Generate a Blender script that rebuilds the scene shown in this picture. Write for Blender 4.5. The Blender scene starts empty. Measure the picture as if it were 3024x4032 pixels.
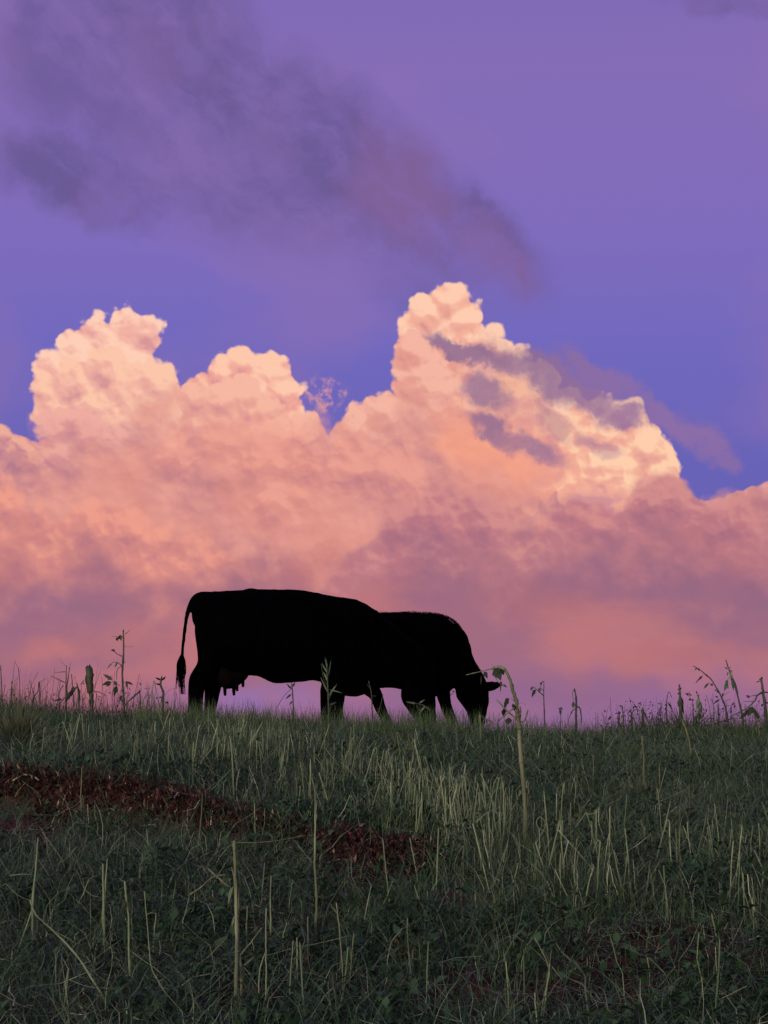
import bpy, bmesh, math, random
import numpy as np
from mathutils import Vector, Matrix

sc = bpy.context.scene
C = sc.collection
R = math.radians
rnd = random.Random(7)
rng = np.random.default_rng(11)

# ------------------------------------------------------------------ camera
PITCH, CAMZ, FPX = 10.24, 1.5, 6000.0          # degrees, metres, focal length in photo pixels (3024x4032)
cam_d = bpy.data.cameras.new('camera'); cam = bpy.data.objects.new('camera', cam_d); C.objects.link(cam)
cam.location = (0, 0, CAMZ); cam.rotation_euler = (R(90 + PITCH), 0, 0)
cam_d.sensor_fit = 'VERTICAL'; cam_d.sensor_height = 24; cam_d.lens = 24 * FPX / 4032
cam_d.clip_start = 0.1; cam_d.clip_end = 20000
sc.camera = cam
vs = sc.view_settings
vs.view_transform = 'Standard'; vs.look = 'None'; vs.gamma = 1; vs.use_curve_mapping = False; vs.exposure = 0.0
sc.render.film_transparent = False
sc.cycles.max_bounces = 5; sc.cycles.diffuse_bounces = 1; sc.cycles.transparent_max_bounces = 8
sc.cycles.sample_clamp_indirect = 4; sc.cycles.use_adaptive_sampling = True; sc.cycles.adaptive_threshold = 0.015

def ray(px, py):
    """direction in the world of a point of the photograph, measured in a 1659 x 2212 copy of it"""
    u = (px * 1.82278 - 1512) / FPX; v = (2016 - py * 1.82278) / FPX
    p = R(PITCH)
    return Vector((u, math.cos(p) - v * math.sin(p), math.sin(p) + v * math.cos(p)))

def srgb(r, g, b):
    f = lambda c: (c / 255) / 12.92 if c / 255 <= 0.04045 else ((c / 255 + 0.055) / 1.055) ** 2.4
    return (f(r), f(g), f(b))

# ------------------------------------------------------------------ sky: a small expression language for world nodes
world = bpy.data.worlds.new('World'); sc.world = world; world.use_nodes = True
wt = world.node_tree; wt.nodes.clear()

class S:
    nt = wt
    def __init__(s, sock): s.k = sock
    def _m(s, op, *o):
        n = S.nt.nodes.new('ShaderNodeMath'); n.operation = op
        for i, a in enumerate((s,) + o): put(n.inputs[i], a)
        return S(n.outputs[0])
    def __add__(s, o): return s._m('ADD', o)
    def __radd__(s, o): return s._m('ADD', o)
    def __sub__(s, o): return s._m('SUBTRACT', o)
    def __rsub__(s, o): return S.const(o)._m('SUBTRACT', s)
    def __mul__(s, o): return s._m('MULTIPLY', o)
    def __rmul__(s, o): return s._m('MULTIPLY', o)
    def __truediv__(s, o): return s._m('DIVIDE', o)
    def max(s, o): return s._m('MAXIMUM', o)
    def min(s, o): return s._m('MINIMUM', o)
    def pow(s, o): return s._m('POWER', o)
    def smax(s, o, d): return s._m('SMOOTH_MAX', o, d)
    def abs(s): return s._m('ABSOLUTE')
    def sub_from(s, c):
        n = S.nt.nodes.new('ShaderNodeMath'); n.operation = 'SUBTRACT'
        n.inputs[0].default_value = c; put(n.inputs[1], s); return S(n.outputs[0])
    @staticmethod
    def const(c):
        n = S.nt.nodes.new('ShaderNodeValue'); n.outputs[0].default_value = c; return S(n.outputs[0])

def put(inp, a):
    if isinstance(a, S): S.nt.links.new(a.k, inp)
    elif isinstance(a, (tuple, list)):
        inp.default_value = tuple(a) + ((1,) if len(inp.default_value) == 4 and len(a) == 3 else ())
    else: inp.default_value = a
def sstep(x, a, b, t0=0.0, t1=1.0):
    n = S.nt.nodes.new('ShaderNodeMapRange'); n.interpolation_type = 'SMOOTHSTEP'
    put(n.inputs[0], x); n.inputs[1].default_value = a; n.inputs[2].default_value = b
    n.inputs[3].default_value = t0; n.inputs[4].default_value = t1
    return S(n.outputs[0])
def lin(x, a, b, t0=0.0, t1=1.0):
    n = S.nt.nodes.new('ShaderNodeMapRange'); n.clamp = True
    put(n.inputs[0], x); n.inputs[1].default_value = a; n.inputs[2].default_value = b
    n.inputs[3].default_value = t0; n.inputs[4].default_value = t1
    return S(n.outputs[0])
def vec(x, y, z=0.0):
    n = S.nt.nodes.new('ShaderNodeCombineXYZ'); put(n.inputs[0], x); put(n.inputs[1], y); put(n.inputs[2], z)
    return S(n.outputs[0])
def vmath(op, a, b=None, scale=None):
    n = S.nt.nodes.new('ShaderNodeVectorMath'); n.operation = op
    put(n.inputs[0], a)
    if b is not None: put(n.inputs[1], b)
    if scale is not None: put(n.inputs['Scale'], scale)
    return S(n.outputs[1] if op in ('LENGTH', 'DISTANCE', 'DOT_PRODUCT') else n.outputs[0])
def noise(v, scale, detail=4, rough=0.5, dist=0.0, color=False, lac=2.0):
    n = S.nt.nodes.new('ShaderNodeTexNoise'); n.noise_dimensions = '2D'
    put(n.inputs['Vector'], v); n.inputs['Scale'].default_value = scale; n.inputs['Detail'].default_value = detail
    n.inputs['Roughness'].default_value = rough; n.inputs['Distortion'].default_value = dist; n.inputs['Lacunarity'].default_value = lac
    return S(n.outputs['Color' if color else 'Fac'])
def voro(v, scale, smooth=0.3, detail=0, rough=0.5, lac=2.1):
    n = S.nt.nodes.new('ShaderNodeTexVoronoi'); n.voronoi_dimensions = '2D'; n.feature = 'SMOOTH_F1'
    put(n.inputs['Vector'], v); n.inputs['Scale'].default_value = scale; n.inputs['Smoothness'].default_value = smooth
    n.inputs['Detail'].default_value = detail; n.inputs['Roughness'].default_value = rough; n.inputs['Lacunarity'].default_value = lac
    return S(n.outputs['Distance'])
def mix(f, a, b):
    n = S.nt.nodes.new('ShaderNodeMix'); n.data_type = 'RGBA'
    put(n.inputs[0], f); put(n.inputs[6], a); put(n.inputs[7], b)
    return S(n.outputs[2])
def ramp(x, stops):
    n = S.nt.nodes.new('ShaderNodeValToRGB'); put(n.inputs[0], x)
    el = n.color_ramp.elements; n.color_ramp.interpolation = 'EASE' if len(stops) == 2 else 'LINEAR'
    while len(el) < len(stops): el.new(0.5)
    for e, (p, c) in zip(el, stops): e.position = p; e.color = tuple(srgb(*c)) + (1,)
    return S(n.outputs[0])

def Q(px, py):                                   # conformal map of directions about the view's horizon point
    d = ray(px, py).normalized(); k = 65.82 / (1 + d.y)
    return (d.x * k, d.z * k)

def build_sky():
    tc = wt.nodes.new('ShaderNodeTexCoord')
    sp = wt.nodes.new('ShaderNodeSeparateXYZ'); wt.links.new(tc.outputs['Generated'], sp.inputs[0])
    dx, dy, dz = (S(o) for o in sp.outputs)
    k = S.const(65.82) / (dy + 1.0).max(0.02)
    X, Y = dx * k, dz * k
    P = vec(X, Y)
    # --- domain warps: large rolling, small ragged
    w1 = vmath('SUBTRACT', noise(P, 0.55, 3, 0.55, color=True), (0.5, 0.5, 0.5))
    w2 = vmath('SUBTRACT', noise(P, 2.6, 5, 0.6, color=True), (0.5, 0.5, 0.5))
    Pw = vmath('ADD', vmath('ADD', P, vmath('SCALE', w1, scale=0.28)), vmath('SCALE', w2, scale=0.16))
    # --- cauliflower relief: domes within domes
    w3 = vmath('SUBTRACT', noise(P, 2.0, 2, 0.5, color=True), (0.5, 0.5, 0.5))
    V1 = vmath('ADD', P, vmath('SCALE', w1, scale=0.5))
    Pb = vmath('ADD', vmath('ADD', P, vmath('SCALE', w1, scale=0.30)), vmath('SCALE', w3, scale=0.14))
    Pp = vmath('ADD', vmath('ADD', P, vmath('SCALE', w1, scale=0.14)), vmath('SCALE', w2, scale=0.10))
    b1 = voro(V1, 1.35, 0.12)
    b2 = voro(Pb, 3.1, 0.12)
    b3 = voro(Pb, 7.0, 0.12)
    bill = 1.0 * ((0.55 - b1) * 0.8 + (0.5 - b2) * 0.5 + (0.5 - b3) * 0.2)     # about -0.5 .. 0.9
    # which way each dome faces: towards the light (up and to the right of the view) or away from it
    face = (voro(vmath('ADD', V1, (-0.10, -0.22, 0)), 1.35, 0.12) - b1) * 1.7 + (voro(vmath('ADD', Pb, (-0.04, -0.10, 0)), 3.1, 0.12) - b2) * 1.5 + (voro(vmath('ADD', Pb, (-0.02, -0.05, 0)), 7.0, 0.12) - b3) * 0.5
    soft = noise(P, 0.9, 4, 0.5)
    big = noise(vmath('ADD', P, (3.7, 9.1, 0.0)), 0.38, 4, 0.5)
    fine = noise(Pw, 3.5, 4, 0.55)

    # --- clear sky
    el = Y / 10.0                                 # 1659-copy pixels / 1000 above the horizon
    qy = lambda py: Q(830, py)[1]
    sky = ramp(lin(Y, qy(1500), qy(-100)), [(0.0, (114, 100, 180)), (0.30, (104, 99, 182)), (0.48, (114, 105, 190)),
                                             (0.62, (127, 108, 188)), (0.85, (133, 109, 183)), (1.0, (127, 105, 181))])
    veil = sstep(noise(vmath('MULTIPLY', P, (0.8, 1.3, 1.0)), 0.16, 4, 0.5), 0.42, 0.66)
    sky = mix(veil * 0.55, sky, srgb(142, 112, 178))

    def ell(px, py, rx, ry, deg, coord, pw=1.0, core=0.25):
        cx, cy = Q(px, py); a = R(-deg); ca, sa = math.cos(a), math.sin(a)
        n = wt.nodes.new('ShaderNodeVectorMath'); n.operation = 'SUBTRACT'; put(n.inputs[0], coord); n.inputs[1].default_value = (cx, cy, 0)
        r = wt.nodes.new('ShaderNodeVectorRotate'); r.rotation_type = 'Z_AXIS'; r.inputs['Angle'].default_value = -a
        wt.links.new(n.outputs[0], r.inputs['Vector'])
        s_ = vmath('LENGTH', vmath('MULTIPLY', S(r.outputs[0]), (100 / rx, 100 / ry, 0.0)))
        return sstep(s_, 1.35, core) * pw
    # --- high thin streak cloud (upper left, sloping down to the right)
    ws = vmath('SUBTRACT', noise(vmath('ADD', P, (5.0, 2.0, 0)), 0.42, 6, 0.62, color=True), (0.5, 0.5, 0.5))
    Ps = vmath('ADD', P, vmath('SCALE', ws, scale=1.5))
    hi = None
    for e in [(150, 110, 210, 170, 60, .8), (400, 100, 300, 130, 40, .95), (520, 60, 120, 60, 55, .6), (450, 310, 430, 180, 20, .8), (700, 300, 320, 130, 38, 1.0),
              (860, 420, 270, 115, 42, .95), (1020, 495, 200, 70, 42, 1.0), (1110, 570, 80, 34, 48, 1.0), (190, 385, 230, 85, 16, 1.0), (640, 440, 280, 80, 16, .7), (1095, 555, 90, 40, 50, .9), (880, 600, 190, 80, 30, .4), (1560, 5, 130, 30, 5, .7)]:
        v = ell(*e[:5], Ps, e[5], 0.55); hi = v if hi is None else hi.max(v)
    rr = wt.nodes.new('ShaderNodeVectorRotate'); rr.rotation_type = 'Z_AXIS'; rr.inputs['Angle'].default_value = R(40); wt.links.new(Ps.k, rr.inputs['Vector'])
    rag = noise(vmath('MULTIPLY', S(rr.outputs[0]), (0.35, 1.25, 1.0)), 0.85, 6, 0.6)
    hi = hi * sstep(rag * 0.65 + noise(Ps, 1.6, 6, 0.62) * 0.35, 0.30, 0.64, 0.42, 1.0)
    hic = mix(sstep(noise(P, 0.5, 3), 0.4, 0.62), srgb(105, 89, 148), srgb(116, 94, 153))
    hic = mix(ell(850, 400, 170, 120, 45, Ps, .8).max(ell(1080, 560, 150, 60, 42, Ps, .9)), hic, srgb(130, 97, 150))
    sky = mix(hi * 0.97, sky, hic)

    def puffs(lst, coord, sm=0.25):
        d = None
        for (px, py, r) in lst:
            cx, cy = Q(px, py)
            v = vmath('DISTANCE', coord, (cx, cy, 0.0)).sub_from(r / 100.0)
            d = v if d is None else d.smax(v, sm)
        return d
    def curve(pts, coordx):
        n = wt.nodes.new('ShaderNodeFloatCurve')
        x0, x1, y0, y1 = -14.0, 14.0, 0.0, 16.0
        put(n.inputs['Value'], lin(coordx, x0, x1))
        c = n.mapping.curves[0]
        q = [Q(*p) for p in pts]
        q = [((a - x0) / (x1 - x0), (b - y0) / (y1 - y0)) for a, b in q]
        q = [(0.0, q[0][1])] + q + [(1.0, q[-1][1])]
        while len(c.points) < len(q): c.points.new(0.5, 0.5)
        for p, (a, b) in zip(c.points, q): p.location = (a, b); p.handle_type = 'AUTO'
        n.mapping.update()
        return S(n.outputs[0]) * (y1 - y0) + y0
    sw = wt.nodes.new('ShaderNodeSeparateXYZ'); wt.links.new(Pw.k, sw.inputs[0])
    Xw, Yw = S(sw.outputs[0]), S(sw.outputs[1])

    def layer(base, d, tops, mids, lows, edge, rim, rough=0.32, contrast=1.0, lit=None):
        """d: distance inside the outline in hundreds of pixels; colours go tops > mids > lows with depth below the rim"""
        dd = d + bill * rough
        m = sstep(dd, 0.0, edge)
        # brightness: near the rim and on the domes bright, in the creases and lower down dim
        t = lin(dd, 0.0, rim) * 0.55 + (0.20 if lit is None else lit.sub_from(0.26)) - face * 0.46 * contrast - bill * 0.10 * contrast + (0.5 - soft) * 0.7 * contrast + (0.5 - fine) * 0.10
        t = t.max(0.0).min(1.0)
        c = mix(sstep(t, 0.0, 0.5), tops, mids)
        c = mix(sstep(t, 0.42, 1.05), c, lows)
        return mix(m, base, c), m
    col = sky
    PL = vmath('ADD', Pp, (0.06, 0.20, 0.0))
    # towers, each of several overlapping heads from the farthest to the nearest
    def tower(col, lst, tops, mids, lows, rim=1.5, edge=0.10, contrast=0.85, amt=1.0):
        d_ = puffs(lst, Pp, 0.07)
        lit = (d_ - puffs(lst, PL, 0.07)) * 1.75                  # the side of each head that faces the light
        c2, m = layer(col, d_, srgb(*tops), srgb(*mids), srgb(*lows), edge, rim, contrast=contrast, lit=lit)
        return c2 if amt == 1.0 else mix(amt, col, c2)
    main = curve([(-200, 960), (0, 930), (60, 950), (120, 930), (400, 915), (560, 900), (690, 905), (722, 950), (750, 905), (1000, 900), (1440, 1030), (1500, 1070), (1560, 1075), (1610, 1055), (1659, 1048), (1850, 1100)], Xw) - Yw
    wisp = ell(700, 850, 45, 38, 20, vmath('ADD', P, vmath('SCALE', w2, scale=1.0))) * sstep(noise(P, 3.2, 5, 0.6), 0.4, 0.62)
    col = mix(wisp * 0.8, col, srgb(226, 158, 152))
    col, _ = layer(col, main, srgb(228, 164, 156), srgb(210, 144, 144), srgb(178, 122, 138), 0.10, 2.6, contrast=0.8)
    # right tower
    col = tower(col, [(975, 648, 42), (925, 680, 44), (1003, 690, 44), (893, 712, 40), (1048, 735, 42), (1085, 785, 55), (980, 760, 90), (1130, 860, 90), (1215, 930, 95)], (254, 204, 176), (242, 174, 154), (218, 148, 144), 1.9)
    col = tower(col, [(1300, 925, 75), (1357, 905, 42), (1400, 972, 46), (1424, 1012, 42), (1300, 1030, 110), (1200, 960, 60)], (255, 206, 172), (240, 172, 152), (210, 146, 150), 1.7)
    col = tower(col, [(893, 762, 42), (905, 830, 58), (830, 890, 46), (772, 935, 56), (1000, 880, 100), (880, 970, 120), (1080, 950, 100), (1010, 800, 45), (1130, 1010, 90)], (244, 182, 162), (230, 158, 144), (214, 144, 138), 1.9)
    col = tower(col, [(1100, 850, 45), (1150, 890, 50), (1185, 930, 48), (1170, 990, 60), (1080, 900, 50)], (240, 178, 152), (222, 154, 148), (206, 140, 144), 0.9, 0.12, amt=0.85)
    # left tower
    col = tower(col, [(268, 695, 40), (315, 715, 43), (207, 706, 32), (236, 742, 52), (157, 748, 30), (180, 780, 60), (270, 780, 50), (112, 792, 38)], (254, 206, 182), (242, 178, 164), (216, 150, 152), 1.6)
    col = tower(col, [(97, 835, 33), (130, 885, 52), (160, 830, 55), (230, 800, 52), (270, 840, 60), (340, 825, 46), (205, 905, 90), (310, 895, 85)], (252, 198, 170), (238, 174, 160), (212, 150, 152), 1.3)
    # middle tower
    col = tower(col, [(525, 793, 42), (590, 805, 40), (480, 808, 42), (442, 842, 40), (612, 850, 42), (540, 865, 75), (625, 900, 36)], (253, 200, 172), (240, 168, 154), (212, 146, 148), 1.3)
    col = tower(col, [(425, 865, 38), (480, 870, 45), (535, 850, 38), (570, 885, 44), (470, 930, 80), (580, 950, 70), (650, 930, 40)], (246, 184, 162), (230, 162, 150), (208, 142, 144), 1.1, 0.10)
    # shoulders lower down
    col = tower(col, [(120, 930, 42), (170, 915, 36), (200, 960, 60), (110, 980, 50), (250, 960, 46)], (238, 172, 160), (216, 148, 148), (196, 130, 144), 0.9, 0.12, amt=0.9)
    col = tower(col, [(0, 960, 36), (30, 975, 34), (-40, 970, 50), (60, 1010, 50)], (240, 174, 152), (196, 132, 144), (166, 114, 142), 0.5, 0.12, amt=0.9)
    col = mix(ell(1060, 985, 190, 90, 15, Pw, .7), col, srgb(250, 164, 134)); col = mix(ell(560, 975, 150, 90, 0, Pw, .5), col, srgb(240, 156, 138))
    # lower, nearer billows: softer and dimmer the lower they are
    def front(pts, tops, mids, lows, edge, rim, col, amt=1.0, rough=0.35):
        d = curve(pts, Xw) - Yw
        c2, m = layer(col, d, tops, mids, lows, edge, rim, rough, contrast=0.6)
        return mix(amt, col, c2)
    glow = sstep(big, 0.36, 0.62)
    midc = mix(glow, srgb(186, 122, 134), srgb(216, 140, 130))
    body = curve([(-200, 1010), (0, 985), (150, 960), (300, 920), (420, 905), (560, 955), (690, 925), (760, 940), (900, 900), (1000, 960), (1100, 1030), (1200, 1100), (1400, 1150), (1659, 1120)], Xw) - Yw
    bodyc = mix((0.5 - bill * 0.15 - face * 0.28 + (0.5 - soft) * 1.5).max(0.0).min(1.0), srgb(230, 158, 146), midc)
    col = mix(sstep(body + (soft - 0.5) * 3.5 + bill * 0.5, -0.5, 1.1), col, bodyc)
    col = front([(-100, 1035), (0, 1040), (55, 1055), (90, 1120), (130, 1115), (170, 1095), (220, 1085), (280, 1092), (330, 1130), (380, 1140), (450, 1170), (600, 1230), (700, 1400), (900, 1480), (1700, 1500)],
                srgb(238, 156, 138), srgb(214, 138, 132), srgb(194, 124, 130), 0.35, 1.8, col, 0.9)
    col = front([(-200, 1500), (500, 1480), (640, 1330), (760, 1180), (850, 1110), (930, 1062), (1000, 1060), (1060, 1085), (1110, 1128), (1150, 1140), (1210, 1085), (1250, 1062), (1290, 1085), (1330, 1090), (1390, 1042), (1440, 1022), (1480, 1042), (1540, 1082), (1610, 1062), (1700, 1060)],
                srgb(210, 142, 140), srgb(186, 120, 132), srgb(170, 112, 128), 0.30, 1.5, col, 0.92)
    # rolling heads inside the bank, soft and low in contrast
    col = tower(col, [(380, 990, 66), (470, 962, 56), (560, 1000, 76), (655, 1005, 66), (760, 1012, 78), (855, 1035, 84), (610, 1090, 84)], (240, 164, 146), (220, 144, 136), (194, 126, 134), 1.6, 0.4, 0.8, 0.6)
    col = tower(col, [(20, 1085, 46), (84, 1112, 38), (190, 1135, 56), (262, 1142, 56), (342, 1182, 52), (430, 1212, 56), (120, 1190, 60)], (240, 160, 140), (216, 140, 134), (190, 122, 132), 1.2, 0.25, 0.8, 0.7)
    col = tower(col, [(865, 1135, 64), (950, 1112, 70), (1040, 1132, 74), (905, 1225, 100), (1228, 1112, 50), (1290, 1132, 56), (1405, 1092, 62), (1455, 1082, 54), (1565, 1135, 80)], (212, 142, 140), (188, 120, 132), (162, 106, 130), 1.1, 0.3, 0.8, 0.65)
    # lower bank: dusky rose with warm patches, lilac towards the horizon
    lowm = sstep(Y + (soft - 0.5) * 3.0 + (big - 0.5) * 3.0, qy(1130), qy(1330))
    lowc = mix(sstep(noise(vmath('MULTIPLY', Pw, (0.6, 1.2, 1)), 0.5, 4, 0.5), 0.38, 0.66), srgb(158, 106, 128), srgb(188, 118, 124))
    warm = ell(1480, 1430, 200, 45, 0, Ps, .6).max(ell(1130, 1290, 130, 45, 0, Ps, .4)).max(ell(820, 1360, 200, 60, 0, Pw, .3)).max(ell(300, 1410, 300, 60, 0, Pw, .4)).max(ell(1230, 1300, 60, 35, 0, Pw, .4))
    cool = ell(30, 1330, 230, 60, -10, Ps, .7).max(ell(1350, 1230, 260, 70, 10, Ps, .55)).max(ell(1150, 1500, 260, 40, 0, Ps, .7)).max(ell(1640, 1330, 120, 90, 0, Ps, .5)).max(ell(120, 1440, 220, 30, -8, Ps, .5)).max(ell(1640, 1270, 60, 40, 0, Pw, .5)).max(ell(930, 1190, 60, 60, 0, Pw, .5))
    lowc = mix(warm, lowc, srgb(180, 110, 116)); lowc = mix(cool, lowc, srgb(136, 98, 132))
    col = mix(lowm * 0.9, col, lowc)
    hz = sstep(Y + (soft - 0.5) * 1.2, qy(1400), qy(1560))
    hzc = mix(sstep(X, Q(80, 1500)[0], Q(1100, 1500)[0]), srgb(160, 102, 124), srgb(146, 104, 148))
    hzc = mix(ell(560, 1500, 240, 60, 0, Ps), hzc, srgb(150, 112, 168))
    col = mix(hz, col, hzc)
    # --- dark shreds drifting in front of the right tower
    wd = vmath('SUBTRACT', noise(P, 1.2, 6, 0.6, color=True), (0.5, 0.5, 0.5))
    Pd = vmath('ADD', P, vmath('SCALE', wd, scale=0.85))
    dk = None
    for e in [(975, 750, 55, 17, 32, 1.0), (1040, 772, 70, 22, 16, 1.0), (1130, 788, 105, 36, 16, 1.0), (1205, 828, 100, 42, 32, 1.0), (1250, 850, 80, 36, 30, 1.0), (1290, 865, 85, 34, 28, 1.0), (1350, 895, 50, 24, 20, 1.0), (1290, 812, 110, 30, 32, .75), (1340, 840, 60, 24, 40, .6),
              (1050, 845, 56, 36, 40, .9), (1065, 925, 70, 24, 30, .95), (1140, 965, 80, 28, 28, .9), (1190, 905, 60, 26, 50, .4), (1440, 905, 80, 30, 32, .75), (1510, 945, 80, 36, 38, .75), (1570, 995, 40, 30, 30, .6), (1290, 960, 60, 16, 25, .45)]:
        v = ell(*e[:5], Pd, e[5], 0.5); dk = v if dk is None else dk.max(v)
    dk = dk * sstep(noise(Pd, 1.3, 6, 0.6), 0.25, 0.55, 0.85, 1.0)
    dkc = mix(sstep(X, Q(1050, 800)[0], Q(1450, 800)[0]), srgb(142, 108, 146), srgb(152, 113, 158))
    col = mix(dk * 0.9, col, dkc)
    # --- the after-glow in the west, behind the camera: the real dusk sky
    nis = wt.nodes.new('ShaderNodeTexSky'); nis.sky_type = 'NISHITA'; nis.sun_disc = False
    nis.sun_elevation = SUN_EL; nis.sun_rotation = SUN_ROT
    bgn = wt.nodes.new('ShaderNodeBackground'); wt.links.new(nis.outputs[0], bgn.inputs[0]); put(bgn.inputs[1], sstep(dy, 0.55, -0.6) * NISHITA_STRENGTH)
    bgc = wt.nodes.new('ShaderNodeBackground'); put(bgc.inputs[0], col); bgc.inputs[1].default_value = CLOUD_STRENGTH
    add = wt.nodes.new('ShaderNodeAddShader'); wt.links.new(bgn.outputs[0], add.inputs[0]); wt.links.new(bgc.outputs[0], add.inputs[1])
    out = wt.nodes.new('ShaderNodeOutputWorld'); wt.links.new(add.outputs[0], out.inputs[0])

SUN_EL = R(3.0)                                   # just about to set, behind the photographer's left shoulder
SUN_AZ = R(205)                                   # clockwise from +Y
SUN_ROT = SUN_AZ
NISHITA_STRENGTH, CLOUD_STRENGTH = 0.05, 1.0
SUN_POWER = 2.9
GAIN = 1.0                                        # one scale for all plant reflectances
build_sky()
world.cycles.sampling_method = 'MANUAL'; world.cycles.sample_map_resolution = 1024
print('world nodes', len(wt.nodes))

# ------------------------------------------------------------------ the set sun: a broad weak glow from behind the camera
sl = bpy.data.lights.new('sun', 'SUN'); so = bpy.data.objects.new('sun', sl); C.objects.link(so)
sl.energy = SUN_POWER; sl.angle = R(30); sl.color = (1.0, 0.94, 0.70)
SUN_LAMP_EL = R(14)
_d = Vector((math.sin(SUN_AZ) * math.cos(SUN_LAMP_EL), math.cos(SUN_AZ) * math.cos(SUN_LAMP_EL), math.sin(SUN_LAMP_EL)))
so.rotation_euler = _d.to_track_quat('Z', 'Y').to_euler()

# ------------------------------------------------------------------ materials
def mat(name, build):
    m = bpy.data.materials.new(name); m.use_nodes = True; nt = m.node_tree; nt.nodes.clear()
    S.nt = nt
    out = nt.nodes.new('ShaderNodeOutputMaterial'); b = nt.nodes.new('ShaderNodeBsdfPrincipled')
    nt.links.new(b.outputs[0], out.inputs[0])
    build(nt, b, out); S.nt = wt
    return m
def attr(name):
    n = S.nt.nodes.new('ShaderNodeAttribute'); n.attribute_name = name; return S(n.outputs['Fac'])
def objco():
    n = S.nt.nodes.new('ShaderNodeTexCoord'); return S(n.outputs['Object'])
def rampl(x, stops):
    n = S.nt.nodes.new('ShaderNodeValToRGB'); put(n.inputs[0], x); el = n.color_ramp.elements
    while len(el) < len(stops): el.new(0.5)
    for e, (p, c) in zip(el, stops): e.position = p; e.color = tuple(c) + (1,)
    return S(n.outputs[0])
def bump(b, h, strength, dist):
    n = S.nt.nodes.new('ShaderNodeBump'); n.inputs['Strength'].default_value = strength; n.inputs['Distance'].default_value = dist
    put(n.inputs['Height'], h); S.nt.links.new(n.outputs[0], b.inputs['Normal'])

def m_ground(nt, b, out):
    P = objco()
    n1 = noise(P, 6, 6, 0.6); n2 = noise(P, 55, 4, 0.6)
    soil = rampl(n1 * 0.5 + n2 * 0.5, [(0.3, (0.014, 0.005, 0.006)), (0.5, (0.036, 0.011, 0.010)), (0.7, (0.075, 0.020, 0.018))])
    mulch = rampl(n1 * 0.5 + n2 * 0.5, [(0.3, (0.012, 0.014, 0.010)), (0.55, (0.040, 0.036, 0.026)), (0.75, (0.085, 0.07, 0.045))])
    put(b.inputs['Base Color'], mix(attr('bare'), mulch, soil)); b.inputs['Roughness'].default_value = 0.95
    b.inputs['Specular IOR Level'].default_value = 0.15
    bump(b, n1 * 0.6 + n2 * 0.4, 0.9, 0.03)
M_GROUND = mat('red_soil_and_mulch', m_ground)

def leafy(stops, rough=0.6, trans=0.25, spec=0.2):
    def f(nt, b, out):
        c = rampl(attr('tone'), stops)
        put(b.inputs['Base Color'], c); b.inputs['Roughness'].default_value = rough; b.inputs['Specular IOR Level'].default_value = spec
        t = nt.nodes.new('ShaderNodeBsdfTranslucent'); nt.links.new(c.k, t.inputs[0])
        m = nt.nodes.new('ShaderNodeMixShader'); m.inputs[0].default_value = trans
        nt.links.new(b.outputs[0], m.inputs[1]); nt.links.new(t.outputs[0], m.inputs[2]); nt.links.new(m.outputs[0], out.inputs[0])
    return f
G = GAIN
def g(r_, g_, b_): return (r_ * G, g_ * G, b_ * G)
M_GRASS = mat('grass_blades', leafy([(0.0, g(.011, .025, .010)), (0.35, g(.052, .088, .034)), (0.6, g(.105, .142, .058)), (0.8, g(.175, .190, .082)), (1.0, g(.27, .28, .17))]))
M_STRAND = mat('matted_strands', leafy([(0.0, g(.020, .048, .026)), (0.45, g(.066, .115, .064)), (0.75, g(.16, .19, .11)), (1.0, g(.38, .38, .27))]))
M_WEEDLEAF = mat('weed_leaves', leafy([(0.0, g(.009, .024, .010)), (0.5, g(.026, .058, .022)), (0.85, g(.052, .10, .042)), (1.0, g(.12, .17, .14))]))
M_STUBBLE = mat('stubble_straw', leafy([(0.0, g(.034, .054, .032)), (0.4, g(.095, .128, .068)), (0.75, g(.19, .215, .115)), (1.0, g(.38, .39, .27))], 0.55, 0.06))
M_DARKSTEM = mat('dark_green_stem', leafy([(0.0, g(.012, .016, .010)), (0.5, g(.038, .044, .026)), (1.0, g(.10, .10, .056))], 0.6, 0.05))
M_HERO_LEAF = mat('drooping_leaf_green', leafy([(0.0, g(.012, .017, .010)), (0.6, g(.030, .038, .020)), (1.0, g(.07, .07, .038))], 0.6, 0.15))
M_LITTER = mat('red_brown_litter', leafy([(0.0, g(.008, .004, .004)), (0.45, g(.038, .012, .012)), (0.8, g(.085, .034, .030)), (0.93, g(.15, .085, .065)), (1.0, g(.24, .19, .13))], 0.8, 0.1, .1))
M_CLOD = mat('red_clod', lambda nt, b, out: (put(b.inputs['Base Color'], rampl(noise(objco(), 14, 4), [(0.3, g(.008, .004, .005)), (0.7, g(.030, .010, .010))])), b.inputs['Roughness'].__setattr__('default_value', 1.0), b.inputs['Specular IOR Level'].__setattr__('default_value', 0.05)))
M_ORANGE = mat('orange_fern', leafy([(0.0, g(.30, .09, .03)), (1.0, g(.5, .2, .07))], 0.7, 0.2))
def m_bark(nt, b, out):
    P = objco()
    n1 = noise(vmath('MULTIPLY', P, (60.0, 60.0, 12.0)), 1.0, 5, 0.6); n2 = noise(P, 7, 3)
    c = rampl(n1 * 0.55 + n2 * 0.45, [(0.30, g(.035, .038, .024)), (0.5, g(.100, .108, .058)), (0.72, g(.26, .25, .16))])
    put(b.inputs['Base Color'], c); b.inputs['Roughness'].default_value = 0.75; b.inputs['Specular IOR Level'].default_value = 0.2
    bump(b, n1, 0.6, 0.004)
M_BARK = mat('pale_woody_stem', m_bark)
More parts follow.
